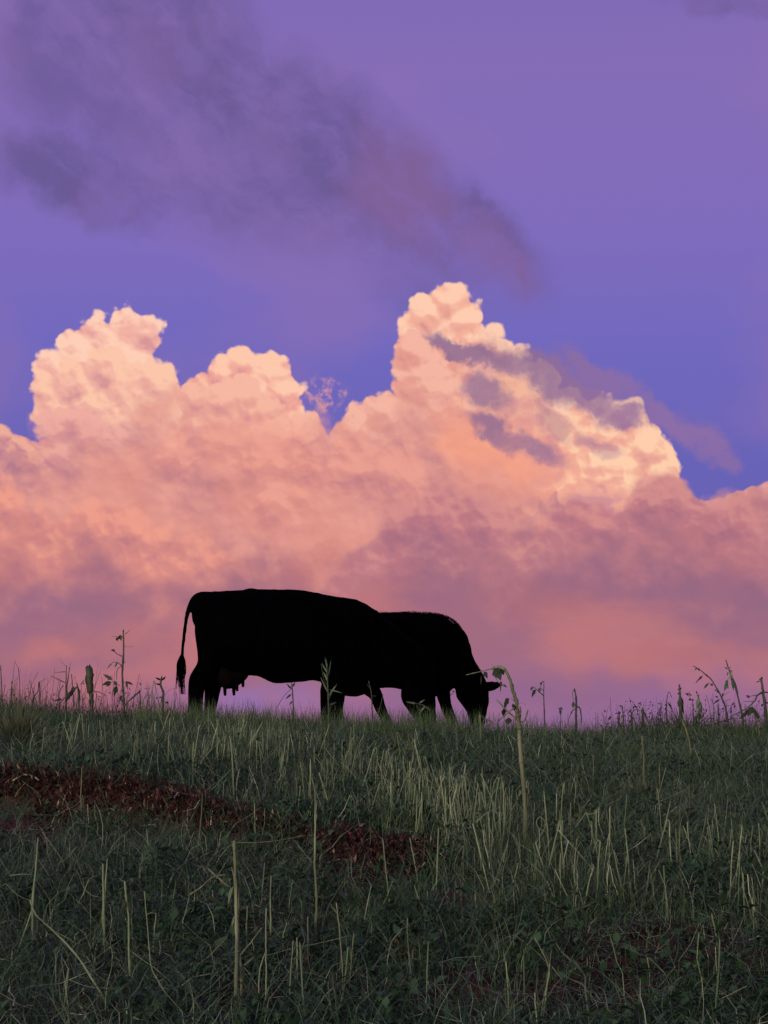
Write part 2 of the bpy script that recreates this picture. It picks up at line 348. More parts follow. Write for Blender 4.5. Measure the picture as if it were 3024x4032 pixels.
def m_hide(nt, b, out):
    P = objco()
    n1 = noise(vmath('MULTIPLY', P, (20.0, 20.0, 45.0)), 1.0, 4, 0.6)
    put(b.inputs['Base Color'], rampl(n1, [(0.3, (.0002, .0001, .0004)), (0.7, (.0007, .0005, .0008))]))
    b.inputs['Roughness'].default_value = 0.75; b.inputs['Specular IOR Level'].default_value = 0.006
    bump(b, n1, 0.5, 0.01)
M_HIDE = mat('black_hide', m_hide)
def m_udder(nt, b, out):
    put(b.inputs['Base Color'], rampl(noise(objco(), 12, 3), [(0.3, (.0012, .0007, .0009)), (0.7, (.004, .002, .002))])); b.inputs['Roughness'].default_value = 0.7
    b.inputs['Specular IOR Level'].default_value = 0.01
M_UDDER = mat('dark_udder_skin', m_udder)
M_HOOF = mat('dark_horn', lambda nt, b, out: (put(b.inputs['Base Color'], rampl(noise(objco(), 30, 3), [(0.3, (.006, .005, .005)), (0.7, (.014, .012, .011))])), b.inputs['Roughness'].__setattr__('default_value', 0.6)))

# ------------------------------------------------------------------ terrain
_lat = rng.random((256, 256))
def vnoise(x, y, f, seed=0):
    x = np.asarray(x, float) * f + seed * 17.3; y = np.asarray(y, float) * f + seed * 5.1
    xi = np.floor(x).astype(int); yi = np.floor(y).astype(int); u = x - xi; v = y - yi
    u = u * u * (3 - 2 * u); v = v * v * (3 - 2 * v)
    a = _lat[xi % 256, yi % 256]; b = _lat[(xi + 1) % 256, yi % 256]; c = _lat[xi % 256, (yi + 1) % 256]; d = _lat[(xi + 1) % 256, (yi + 1) % 256]
    return (a * (1 - u) + b * u) * (1 - v) + (c * (1 - u) + d * u) * v
def fbm(x, y, f, o=4, seed=0, r=0.5):
    s = 0; a = 1; t = 0
    for k in range(o): s = s + a * vnoise(x, y, f * 2 ** k, seed + k); t += a; a *= r
    return s / t
def ss(x, a, b):
    t = np.clip((np.asarray(x, float) - a) / (b - a), 0, 1); return t * t * (3 - 2 * t)
BX = [-40, -4.0, -1.95, -1.5, -1.17, -0.62, -0.3, 0.0, 0.5, 3.0, 40]
BY = [11.0, 8.6, 7.65, 7.45, 7.25, 6.85, 6.5, 6.15, 6.0, 5.2, 4.8]
def bank(x, y):
    """signed distance beyond the furrow edge, and the height of its scarp"""
    yb = np.interp(x, BX, BY) + (fbm(x, y * 0, 1.3, 3, 5) - 0.5) * 0.22
    return y - yb, np.interp(x, [-6, -3, -1.0, -0.55, 0.15, 0.5, 1.0], [0.15, 0.15, 0.14, 0.08, 0.05, 0.03, 0.0])
def bare(x, y):
    d, hgt = bank(x, y)
    face = ss(d, -0.04, 0.03) * (fbm(x, y, 2.2, 3, 77) > np.interp(x, [-1.6, -.9, -.45, 0.0], [.30, .38, .56, .60])) * (1 - ss(d, 0.10, 0.17)) * ss(hgt, 0.03, 0.12)
    foot = ss(d, -0.9, -0.5) * (1 - ss(d, -0.45, -0.1)) * (fbm(x, y, 1.6, 3, 9) > 0.52) * ss(-x, -0.2, 0.6) * 0.8
    pa = np.zeros_like(np.asarray(x, float))
    for (cx, cy, rx, ry, k) in BARE_SPOTS:
        pa = np.maximum(pa, k * (1 - ss(((x - cx) / rx) ** 2 + ((y - cy) / ry) ** 2 + (fbm(x, y, 3.0, 3, 2) - 0.5) * 2.2, 0.4, 1.3)))
    return np.clip(np.maximum(np.maximum(face, foot), pa), 0, 1)
def H(x, y):
    x = np.asarray(x, float); y = np.asarray(y, float)
    yc = np.clip(y, -6, 17)
    h = 2.15 * np.sin(0.0924 * yc) * np.where(yc < 0, 1.0, 1.0)
    t = np.clip(y - 17, 0, 5); h = h - 0.012 * t * t - 0.12 * np.clip(y - 22, 0, 110)
    k = ss(y, 7, 14)
    h = h + k * (0.055 * np.log1p(np.exp(-(np.clip(x, -12, 12) - 0.2) * 1.1)) / 1.1 - 0.19)
    d, hg = bank(x, y)
    h = h + hg * ss(d, -0.10, 0.16) * np.exp(-np.clip(d, 0, 50) / 2.2) - hg * 0.25 * ss(d, -1.2, -0.1) * (1 - ss(d, -0.1, 0.1))
    near = (1 - ss(np.abs(x), 8, 14)) * (1 - ss(y, 17, 20)) * ss(y, 1, 3)
    h = h + ((fbm(x, y, 0.9, 3, 1) - 0.5) * 0.10 * (1 - 0.65 * ss(y, 10, 14)) + (fbm(x, y, 5.0, 3, 3) - 0.5) * 0.035) * near
    return h
def ground_hit(px, py, y0=3.0, y1=15.5):
    r = ray(px, py)
    for t in np.linspace(y0, y1, 1400):
        if r.z / r.y * t + CAMZ <= float(H(r.x / r.y * t, t)): return t
    return 14.3
def at(px, py, Y):
    r = ray(px, py); return Vector((r.x / r.y * Y, Y, CAMZ + r.z / r.y * Y))
BARE_SPOTS = []
for (px, py, rx, ry, k) in [(1200, 2140, .34, .16, .9), (1430, 2075, .45, .20, .8), (1640, 2080, .3, .2, .7), (900, 1950, .35, .12, .7), (1080, 2035, .3, .10, .6), (780, 1850, .22, .3, .9),
                             (560, 2160, .2, .1, .6), (230, 2180, .25, .1, .5), (1620, 1600, .35, .35, .7), (1210, 1655, .25, .15, .8), (1060, 1770, .2, .12, .5), (20, 1800, .3, .2, .9), (100, 1900, .25, .12, .6), (930, 2150, .25, .1, .6), (670, 1990, .3, .14, .5), (1000, 1665, .5, .12, .35)]:
    Y = ground_hit(px, py); p = at(px, py, Y); BARE_SPOTS.append((p.x, p.y, rx * 1.15, ry * 1.5, min(1, k * 1.15)))

def mesh_np(name, co, faces_flat, loop_start, loop_total, m, attrs=None, smooth=False):
    me = bpy.data.meshes.new(name)
    me.vertices.add(len(co)); me.vertices.foreach_set('co', np.ascontiguousarray(co, np.float32).ravel())
    me.loops.add(len(faces_flat)); me.loops.foreach_set('vertex_index', np.ascontiguousarray(faces_flat, np.int32))
    me.polygons.add(len(loop_start)); me.polygons.foreach_set('loop_start', np.ascontiguousarray(loop_start, np.int32))
    if smooth: me.polygons.foreach_set('use_smooth', np.ones(len(loop_start), bool))
    for k, v in (attrs or {}).items():
        a = me.attributes.new(k, 'FLOAT', 'POINT'); a.data.foreach_set('value', np.ascontiguousarray(v, np.float32))
    me.materials.append(m); me.update(calc_edges=True); me.validate()
    o = bpy.data.objects.new(name, me); C.objects.link(o); return o
def quads(name, co, q, m, attrs=None, smooth=True):
    q = np.asarray(q); return mesh_np(name, co, q.ravel(), np.arange(len(q)) * q.shape[1], None, m, attrs, smooth)

gx = np.concatenate([-np.geomspace(3000, 5.2, 46), np.arange(-5.1, 5.1, 0.035), np.geomspace(5.2, 3000, 46)])
gy = np.concatenate([-np.geomspace(3000, 0.5, 34), np.arange(0, 3.4, 0.2), np.arange(3.4, 18.0, 0.035), np.geomspace(18.05, 4000, 60)])
XX, YY = np.meshgrid(gx, gy)
ZZ = H(XX, YY); BB = bare(XX, YY)
fine_ = (fbm(XX, YY, 14, 3, 7) - 0.5) * 0.09 * BB * (np.abs(XX) < 5) * (YY > 3.4) * (YY < 18)
ZZ = ZZ + fine_
nx, ny = len(gx), len(gy)
i = np.arange(nx * ny).reshape(ny, nx)
q = np.stack([i[:-1, :-1], i[:-1, 1:], i[1:, 1:], i[1:, :-1]], -1).reshape(-1, 4)
go = quads('ground', np.stack([XX, YY, ZZ], -1).reshape(-1, 3), q, M_GROUND, {'bare': BB.ravel()})
go['kind'] = 'structure'

# ------------------------------------------------------------------ ground cover that nobody could count
def scatter(n, ylo=3.9, yhi=16.6, power=1.0, margin=1.28):
    """points of the slope in and just around the view"""
    y = ylo + (yhi - ylo) * rng.random(n) ** power
    x = (rng.random(n) * 2 - 1) * (0.252 * y * margin + 0.30)
    return x, y
def blades(name, x, y, length, lean, width, seg, m, tone, up=0.0, zoff=0.0, curl=1.0, wander=0.0, az=None, taper=True):
    n = len(x); z = H(x, y) + zoff
    a = rng.random(n) * 2 * np.pi if az is None else az
    f = a + (rng.random(n) - 0.5) * 1.6 + np.pi / 2
    t = np.linspace(0, 1, seg + 1)
    pos = np.zeros((n, seg + 1, 3))
    cx = x.copy(); cy = y.copy(); cz = z.copy(); ang = lean * 0.25; da = lean * curl
    hd = a.copy()
    for k in range(seg + 1):
        pos[:, k, 0] = cx; pos[:, k, 1] = cy; pos[:, k, 2] = cz
        st = length / seg; an = ang + da * (k / seg)
        if wander: hd = hd + (rng.random(n) - 0.5) * wander; an = an + (rng.random(n) - 0.5) * wander * 0.8
        cx = cx + np.cos(hd) * np.sin(an) * st; cy = cy + np.sin(hd) * np.sin(an) * st; cz = cz + np.cos(an) * st
    gz = H(pos[:, :, 0], pos[:, :, 1]) + 0.004 if seg > 2 else None
    if gz is not None: pos[:, 1:, 2] = np.maximum(pos[:, 1:, 2], gz[:, 1:] + rng.random((n, seg)) * 0.03)
    sx = np.cos(f)[:, None]; sy = np.sin(f)[:, None]
    w = (width[:, None] * (np.sqrt(np.clip(1 - t, 0, 1)) if taper else (1 - 0.4 * t))[None, :])[:, :-1] * 0.5
    L = pos[:, :-1].copy(); Rr = pos[:, :-1].copy()
    L[:, :, 0] -= sx * w; L[:, :, 1] -= sy * w; Rr[:, :, 0] += sx * w; Rr[:, :, 1] += sy * w
    V = np.concatenate([L, Rr, pos[:, -1:]], 1)          # n, 2seg+1
    base = (np.arange(n) * (2 * seg + 1))[:, None]
    tris = []
    for k in range(seg - 1): tris += [[k, seg + k, seg + k + 1], [k, seg + k + 1, k + 1]]
    tris += [[seg - 1, 2 * seg - 1, 2 * seg]]
    tr = (base[:, :, None] + np.array(tris)[None]).reshape(-1, 3)
    o = quads(name, V.reshape(-1, 3), tr, m, {'tone': np.repeat(np.clip(tone, 0, 1), 2 * seg + 1)}, smooth=True)
    o['kind'] = 'stuff'; return o
def stuff(o, label, cat, group=None):
    o['kind'] = 'stuff'; o['label'] = label; o['category'] = cat; return o

TUSS = [(at(*p, ground_hit(*p)), r) for p, r in (((41, 1619), .50), ((1386, 1737), .24), ((1472, 1788), .18), ((110, 1632), .16), ((300, 1930), .1))]
def near_tussock(x, y):
    k = np.zeros(len(x), bool)
    for p, r in TUSS: k |= (((x - p.x) / r) ** 2 + ((y - p.y + .15) / (r * 1.6)) ** 2) < 1
    return k
n = 400000
x, y = scatter(n, power=0.80)
b0 = bare(x, y); keep = rng.random(n) > np.maximum(b0 * 0.965, 0.90 * ss(fbm(x, y, 2.6, 4, 41), 0.49, 0.60)); keep &= ~near_tussock(x, y); x, y = x[keep], y[keep]; n = len(x)
patch = fbm(x, y, 0.7, 3, 21); pf = fbm(x, y, 4.0, 2, 22)
far = ss(y, 8, 13)
ln = (0.035 + 0.08 * rng.random(n) ** 1.6) * (0.15 + 3.0 * pf ** 2.2) * (0.85 + 0.12 * far)
tone = 0.08 + 0.28 * rng.random(n) + (patch - 0.5) * 1.0 + (fbm(x, y, 9, 2, 23) - 0.5) * 0.6 + 0.35 * (rng.random(n) > 0.92)
stuff(blades('grass', x, y, ln, 0.8 + 1.7 * rng.random(n), 0.0032 + 0.003 * rng.random(n), 2, M_GRASS, tone, wander=0.6), 'short dark green grass covering the whole slope up to the crest', 'grass')

n = 74000
x, y = scatter(n, power=1.15)
b0 = bare(x, y); keep = rng.random(n) > b0 * 0.7; x, y = x[keep], y[keep]; n = len(x)
tone = 0.05 + 0.85 * rng.random(n) ** 2.3 + 0.2 * (fbm(x, y, 1.2, 3, 25) - .5)
stuff(blades('matted_grass', x, y, 0.08 + 0.26 * rng.random(n) ** 1.6, 1.5 + 0.9 * rng.random(n), 0.0020 + 0.0025 * rng.random(n) ** 1.5, 5, M_STRAND, tone, wander=1.0, curl=0.6), 'pale tangled strands of bent grass and straw lying over the turf', 'grass')

# small pointed weed leaves, mostly in the foreground
def leaf_cover(name, x, y, size, m, tone, height, pitch, slim=0.24):
    n = len(x); z = H(x, y) + height
    a = rng.random(n) * 2 * np.pi; d = np.stack([np.cos(a) * np.cos(pitch), np.sin(a) * np.cos(pitch), np.sin(pitch)], -1)
    s = np.stack([-np.sin(a), np.cos(a), (rng.random(n) - 0.5) * 0.8], -1); s /= np.linalg.norm(s, axis=1)[:, None]
    nrm = np.cross(d, s); c = np.stack([x, y, z], -1); L = size[:, None]; w = L * slim
    V = np.stack([c, c + d * L * 0.4 + s * w + nrm * w * 0.4, c + d * L * 0.45, c + d * L * 0.4 - s * w + nrm * w * 0.4, c + d * L - nrm * L * 0.1], 1)
    tr = (np.arange(n)[:, None, None] * 5 + np.array([[0, 2, 1], [0, 3, 2], [1, 2, 4], [2, 3, 4]])[None]).reshape(-1, 3)
    return quads(name, V.reshape(-1, 3), tr, m, {'tone': np.repeat(np.clip(tone, 0, 1), 5)}, smooth=False)
n = 70000
x, y = scatter(n, 3.9, 15.0, power=1.7)
k = (fbm(x, y, 1.5, 3, 31) > 0.47) & (rng.random(n) > bare(x, y) * 0.9); x, y = x[k], y[k]; n = len(x)
stuff(leaf_cover('weed_leaves', x, y, 0.014 + 0.055 * rng.random(n) ** 3, M_WEEDLEAF, rng.random(n) * 0.85 + 0.2 * (rng.random(n) > .97), 0.01 + 0.09 * rng.random(n), (rng.random(n) - 0.3) * 1.2), 'small dark pointed leaves of low weeds among the grass', 'weeds')

n = 24000
x, y = scatter(n, 4.0, 9.5, power=1.2); k = fbm(x, y, 2.4, 3, 33) > 0.60; x, y = x[k], y[k]; n = len(x)
stuff(leaf_cover('broad_weed_leaves', x, y, 0.02 + 0.034 * rng.random(n) ** 2, M_WEEDLEAF, .2 + rng.random(n) * 0.6, 0.02 + 0.09 * rng.random(n), (rng.random(n) - 0.2) * 1.3, 0.30), 'clumps of broader leafy weeds in the near grass', 'weeds')

# curled red brown litter and clods on the bare furrow edge
n = 60000
x = rng.random(n) * 6.0 - 4.2; d0 = rng.random(n) * 0.34 - 0.1
y = np.interp(x, BX, BY) + d0
k = bare(x, y) > 0.4; x, y = x[k], y[k]; n = len(x)
stuff(leaf_cover('leaf_litter', x, y, 0.012 + 0.034 * rng.random(n) ** 1.8, M_LITTER, rng.random(n) ** 1.2, 0.002 + 0.06 * rng.random(n) ** 1.5, (rng.random(n) - 0.25) * 2.0, 0.05 + 0.16 * rng.random((n, 1))), 'dry red brown fern scraps and leaf litter along the bare furrow edge', 'leaf litter')
n = 9000
x, y = scatter(n, 3.9, 15.0, 1.4); k = bare(x, y) > 0.35; x, y = x[k], y[k]
xb = rng.random(2600) * 6 - 4.2; yb = np.interp(xb, BX, BY) + rng.random(2600) * 0.6 - 0.1
x = np.concatenate([x, xb]); y = np.concatenate([y, yb]); k = bare(x, y) > 0.35; x, y = x[k], y[k]; n = len(x)
bm = bmesh.new(); bmesh.ops.create_icosphere(bm, subdivisions=1, radius=1); bm.verts.ensure_lookup_table()
iv = np.array([v.co[:] for v in bm.verts]); it = np.array([[v.index for v in f.verts] for f in bm.faces]); bm.free()
sz = 0.005 + 0.018 * rng.random(n) ** 2.2
V = iv[None] * (0.65 + 0.7 * rng.random((n, 12, 1))) * sz[:, None, None] * np.array([1, 1, 0.75]) + np.stack([x, y, H(x, y) + sz * 0.3], -1)[:, None]
o = quads('soil_clods', V.reshape(-1, 3), (np.arange(n)[:, None, None] * 12 + it[None]).reshape(-1, 3), M_CLOD, smooth=False)
stuff(o, 'crumbly lumps of dark red soil in the bare patches', 'soil')
print('cover done')

# ------------------------------------------------------------------ plants built one by one
def smooth_path(pts, n):
    """Catmull-Rom through the points, n samples per span"""
    P = [Vector(p) for p in pts]
    if len(P) == 2: return [P[0].lerp(P[1], k / (n * 1.0)) for k in range(n + 1)]
    out = []
    for i in range(len(P) - 1):
        p0 = P[i - 1] if i else P[0] * 2 - P[1]; p1, p2 = P[i], P[i + 1]; p3 = P[i + 2] if i + 2 < len(P) else P[-1] * 2 - P[-2]
        for k in range(n):
            t = k / n
            out.append(0.5 * ((2 * p1) + (p2 - p0) * t + (2 * p0 - 5 * p1 + 4 * p2 - p3) * t * t + (3 * p1 - p0 - 3 * p2 + p3) * t ** 3))
    out.append(P[-1]); return out
class MB:
    def __init__(s): s.v = []; s.f = []; s.t = []
    def tube(s, pts, r0, r1, sides=6, n=5, wob=0.0, knots=0.0, tone=0.5, ragged=False):
        path = smooth_path(pts, n); m = len(path); b = len(s.v); u = Vector((0.31, 0.9, 0.2)).normalized()
        for i, p in enumerate(path):
            t = i / (m - 1); d = (path[min(i + 1, m - 1)] - path[max(i - 1, 0)]).normalized()
            a = u.cross(d)
            if a.length < 1e-3: a = Vector((1, 0, 0)).cross(d)
            a.normalize(); c = d.cross(a); r = r0 + (r1 - r0) * t
            if knots and rnd.random() < 0.22: r *= 1 + knots
            p = p + Vector((rnd.uniform(-1, 1), rnd.uniform(-1, 1), 0)) * wob * (0 if i == 0 else 1)
            for k in range(sides):
                w = 2 * math.pi * k / sides
                q_ = p + (a * math.cos(w) + c * math.sin(w)) * r * rnd.uniform(0.78, 1.18)
                if ragged and i == m - 1: q_ = q_ + d * rnd.uniform(-0.5, 2.2) * r
                s.v.append(q_); s.t.append(min(1, max(0, tone + rnd.uniform(-.12, .12) + (t - .5) * .15)))
        for i in range(m - 1):
            for k in range(sides):
                k2 = (k + 1) % sides
                s.f.append((b + i * sides + k, b + i * sides + k2, b + (i + 1) * sides + k2, b + (i + 1) * sides + k))
        s.f.append(tuple(b + (m - 1) * sides + k for k in range(sides)))
        s.f.append(tuple(b + k for k in reversed(range(sides))))
        return s
    def leaf(s, p, d, L, W, droop=0.5, side=None, tone=0.5, cup=0.25, lobes=0):
        """a folded, drooping leaf from its stalk end p towards d"""
        p = Vector(p); d = Vector(d).normalized()
        side = Vector(side) if side else Vector((rnd.uniform(-1, 1), rnd.uniform(-1, 1), rnd.uniform(-.4, .4)))
        sd = (side - d * side.dot(d)); sd = sd.normalized() if sd.length > 1e-3 else d.orthogonal().normalized()
        nr = d.cross(sd); b = len(s.v); K = 6
        prof = [0.0, 0.62, 1.0, 0.92, 0.68, 0.34, 0.0]
        c = p.copy(); dd = d.copy()
        for k in range(K + 1):
            w = W * 0.5 * prof[k] * (1 + (0.25 * rnd.uniform(-1, 1) if lobes else 0.06 * rnd.uniform(-1, 1)))
            for q_, h_ in ((-1, cup), (0, 0), (1, cup)):
                s.v.append(c + sd * q_ * w + nr * h_ * w); s.t.append(min(1, max(0, tone + rnd.uniform(-.1, .1))))
            dd = (dd + Vector((0, 0, -1)) * droop * 0.28).normalized(); c = c + dd * (L / K)
        for k in range(K):
            for j in (0, 1): s.f.append((b + k * 3 + j, b + k * 3 + j + 1, b + k * 3 + 4 + j, b + k * 3 + 3 + j))
        return s
    def build(s, name, m, parent=None, origin=None):
        o_ = Vector(origin) if origin is not None else Vector((0, 0, 0))
        me = bpy.data.meshes.new(name); me.from_pydata([tuple(v - o_) for v in s.v], [], s.f)
        a = me.attributes.new('tone', 'FLOAT', 'POINT'); a.data.foreach_set('value', s.t)
        me.polygons.foreach_set('use_smooth', [True] * len(me.polygons))
        me.materials.append(m); me.update()
        o = bpy.data.objects.new(name, me); C.objects.link(o)
        if parent is not None: o.parent = parent
        return o
def root(name, label, cat, loc, group=None):
    o = bpy.data.objects.new(name, None); C.objects.link(o); o.location = loc; o.empty_display_size = 0.05
    o['label'] = label; o['category'] = cat
    if group: o['group'] = group
    return o

def hero(name, label, cat, base, stems, leaves=(), twigs=(), stem_mat=None, leaf_mat=None, Y=None, group=None, tone=0.5, sides=7, knots=0.25, flat=False):
    """base: photo point where it leaves the ground. stems: [(points, r0, r1)]; leaves: [(from, to, width_px, droop)]; twigs like stems"""
    Y = Y or ground_hit(*base) or 14.4
    p0 = at(base[0], base[1], Y); z = float(H(p0.x, p0.y)); p0.z = z - 0.02
    rt = root(name, label, cat, p0, group); px = 1.8228 / FPX * Y
    depth = lambda: rnd.uniform(-0.05, 0.05)
    dpt = lambda a, b: 0.05 * px / .0022 * .6 * (math.sin((a - base[0]) * .045) + .5 * math.sin((b - base[1]) * .02))   # the same bend in depth for all its pieces
    def path(pts, first=True):
        if flat: return [at(a, b, ground_hit(a, b)) + Vector((0, -.05, .035)) for a, b in pts]
        o = [at(a, b, Y) + Vector((0, dpt(a, b), 0)) for a, b in pts]
        if first: o[0].z = min(o[0].z, z - 0.02)
        return o
    for k, (pts, r0, r1) in enumerate(stems):
        MB().tube(path(pts, k == 0), r0 * px, r1 * px, sides, 5, 0.0008, knots, tone, True).build('stem', stem_mat or M_DARKSTEM, rt, p0)
    if stems[0][1] > 4 and stem_mat is M_BARK:
        main_ = smooth_path(path(stems[0][0]), 6)
        for k in range(3, len(main_) - 1, 5):
            p_ = main_[k]; rr_ = (stems[0][1] + (stems[0][2] - stems[0][1]) * k / len(main_)) * px * rnd.uniform(1.02, 1.14); d_ = (main_[k + 1] - p_).normalized()
            MB().tube([p_ - d_ * rr_ * .5, p_ + d_ * rr_ * .5], rr_, rr_ * .96, 7, 2, 0, .3, .4).build('node', M_BARK, rt, p0)
            if rnd.random() < .5:
                sd_ = rnd.choice((-1, 1)); MB().leaf(p_ + Vector((sd_ * rr_, -.3 * rr_, 0)), (sd_ * .5, -.2, rnd.uniform(-.9, .3)), rnd.uniform(.03, .07), .012, 1.2, tone=.6).build('sheath', M_STRAND, rt, p0)
    for pts, r0, r1 in twigs:
        MB().tube(path(pts, False), r0 * px, r1 * px, 5, 4, 0.001, 0.2, tone + .1, True).build('twig', stem_mat or M_DARKSTEM, rt, p0)
    for lf in leaves:
        (a, b, w, dr) = lf[:4]; A = at(*a, Y) + Vector((0, dpt(*a), 0)); B = at(*b, Y) + Vector((0, dpt(*b) + depth(), 0)); d = B - A
        dn = d.normalized(); MB().leaf(A, d, d.length * 1.05, w * px * 0.9, dr, (dn.z, rnd.uniform(-.6, .6), -dn.x), tone + rnd.uniform(-.2, .2), lobes=1).build('leaf', leaf_mat or M_HERO_LEAF, rt, p0)
    return rt

ZA = lambda x, y: (x * .2315, 1404.4 + y * .2315)         # the enlargements the points were read from
ZB = lambda x, y: (987.5 + x * .1985, 1399 + y * .1985)
ZC = lambda x, y: (1316.7 + x * .2064, 1399 + y * .2064)
Z2 = lambda x, y: (x * .3307, 1316.7 + y * .3307)
Z3 = lambda x, y: (1042.4 + x * .3717, 1371.5 + y * .3717)
Z4 = lambda x, y: (x * .496, 1645.8 + y * .496)
Z5 = lambda x, y: (822.9 + x * .504, 1645.8 + y * .504)
ZK = lambda x, y: (329.2 + x * .496, 1206.9 + y * .496)
def T(Z, *p): return [Z(*q_) for q_ in p]

# tall broken stalk arching over in front of the cow's head
hero('broken_stalk', 'tallest thick pale stalk, snapped and arching left beside the grazing head', 'plant', (1136, 1838),
     [(T(ZB, (750, 2210), (735, 1700), (702, 1300), (682, 1000), (672, 850), (652, 690)), 5.2, 4.4),
      (T(ZB, (655, 720), (640, 600), (602, 480), (562, 340), (512, 245), (440, 215), (385, 232)), 4.2, 2.6)],
     leaves=[(ZB(400, 225), ZB(480, 325), 24, .4), (ZB(440, 220), ZB(400, 300), 18, .5), (ZB(470, 225), ZB(520, 285), 12, .6), (ZB(290, 262), ZB(330, 312), 11, .3), (ZB(462, 375), ZB(500, 410), 6, .1), (ZB(470, 400), ZB(455, 485), 4, .2), (ZB(490, 405), ZB(535, 435), 5, .1),
             (ZB(560, 555), ZB(478, 605), 14, .8), (ZB(520, 650), ZB(500, 730), 12, .3), (ZB(265, 300), ZB(262, 400), 4, .1), (ZB(600, 610), ZB(625, 690), 10, .2), (ZB(560, 760), ZB(540, 830), 16, .2), (ZB(640, 640), ZB(605, 650), 8, .3)],
     twigs=[(T(ZB, (440, 225), (340, 240), (240, 262), (100, 296)), 1.5, 1.0), (T(ZB, (270, 255), (235, 205)), .5, .3), (T(ZB, (400, 300), (435, 370), (480, 405), (530, 430)), 1.1, .5), (T(ZB, (395, 215), (370, 182)), .5, .3), (T(ZB, (430, 572), (530, 680), (645, 780)), 1.6, 1.9),
            (T(ZB, (448, 797), (555, 705), (640, 640)), 1.6, 1.7), (T(ZB, (615, 590), (575, 550)), .8, .5), (T(ZB, (690, 810), (735, 790), (772, 685)), 1.8, 1.5), (T(ZB, (655, 1015), (610, 990), (563, 940)), 1.4, .9), (T(ZB, (680, 1010), (722, 1000)), 1.5, 1.2),
            (T(ZB, (668, 1390), (580, 1310), (470, 1220)), 1.2, .5), (T(ZB, (655, 1350), (610, 1300), (578, 1250)), .7, .3), (T(ZB, (715, 1290), (742, 1245)), 1.3, .8), (T(ZB, (738, 1555), (768, 1510), (797, 1465)), 1.4, .9), (T(ZB, (740, 1560), (765, 1660), (748, 1860)), 2.2, 1.4),
            (T(ZB, (735, 2010), (650, 2050), (575, 2115)), 1.3, .6), (T(ZB, (680, 640), (690, 700), (685, 790)), 1.8, 1.4), (T(ZB, (640, 630), (700, 600), (745, 625)), .4, .3)],
     stem_mat=M_BARK)
hero('leafy_stalk', 'tall upright stem with paired dark leaves standing left of the tail', 'plant', (271, 1536),
     [(T(Z2, (822, 665), (810, 560), (804, 420), (810, 280), (806, 140)), 2.3, 1.6)],
     leaves=[(Z2(745, 466), Z2(688, 422), 9, .1), (Z2(742, 478), Z2(676, 486), 9, .2), (Z2(728, 482), Z2(712, 508), 10, .1), (Z2(755, 470), Z2(776, 500), 9, .2), (Z2(770, 500), Z2(748, 566), 11, .3), (Z2(824, 474), Z2(874, 478), 8, .3), (Z2(824, 470), Z2(836, 522), 6, .2), (Z2(748, 350), Z2(698, 384), 4, .3),
             (Z2(776, 345), Z2(762, 382), 4, .1), (Z2(758, 280), Z2(744, 260), 5, .1), (Z2(785, 165), Z2(798, 205), 8, .2), (Z2(765, 185), Z2(772, 208), 6, .1), (Z2(792, 170), Z2(770, 200), 7, .1), (Z2(752, 272), Z2(736, 268), 4, .1), (Z2(800, 560), Z2(786, 600), 7, .3)],
     twigs=[(T(Z2, (808, 180), (738, 178)), .7, .4), (T(Z2, (818, 160), (846, 130)), .8, .3), (T(Z2, (800, 308), (768, 290), (745, 265)), 1.0, .6), (T(Z2, (802, 372), (775, 350), (745, 348)), .9, .5), (T(Z2, (800, 375), (774, 395), (770, 460)), .8, .6), (T(Z2, (812, 350), (822, 345)), .8, .6),
            (T(Z2, (812, 235), (832, 245), (868, 238)), .3, .3), (T(Z2, (790, 500), (745, 475)), .6, .5), (T(Z2, (815, 480), (830, 468)), .6, .5), (T(Z2, (812, 605), (782, 575)), 1.3, .8)])
hero('cut_stump_stalk', 'thick dark cut stem with a shaggy head on the left crest', 'plant', (199, 1536),
     [(T(ZA, (862, 575), (858, 480), (848, 380)), 3.6, 4.2), (T(ZA, (848, 400), (845, 300), (842, 205)), 6.5, 8.2)],
     leaves=[(ZA(815, 225), ZA(815, 370), 8, .1), (ZA(806, 275), ZA(758, 330), 3, .1), (ZA(868, 300), ZA(862, 400), 7, .1), (ZA(842, 440), ZA(836, 530), 4, .1), (ZA(830, 215), ZA(812, 300), 7, .4)],
     twigs=[(T(ZA, (865, 380), (930, 395), (990, 425)), 1.0, .4), (T(ZA, (875, 380), (905, 290), (940, 180)), .5, .3), (T(ZA, (890, 330), (915, 120)), .35, .2)], leaf_mat=M_DARKSTEM)
hero('forked_dry_stalk', 'twiggy forked dry stalk with crossed side shoots, left crest', 'plant', (145, 1536),
     [(T(ZA, (622, 560), (626, 400), (640, 260), (652, 160)), 1.8, .8), (T(ZA, (618, 470), (622, 300), (626, 152)), 1.5, .8)],
     twigs=[(T(ZA, (612, 305), (490, 245)), 1.0, .5), (T(ZA, (615, 204), (525, 216)), .8, .3), (T(ZA, (625, 155), (590, 120), (572, 88)), .4, .2), (T(ZA, (600, 330), (565, 400), (565, 540)), 1.0, .8), (T(ZA, (668, 225), (680, 400), (684, 520)), 1.0, 1.1), (T(ZA, (655, 150), (662, 110)), .4, .2)])
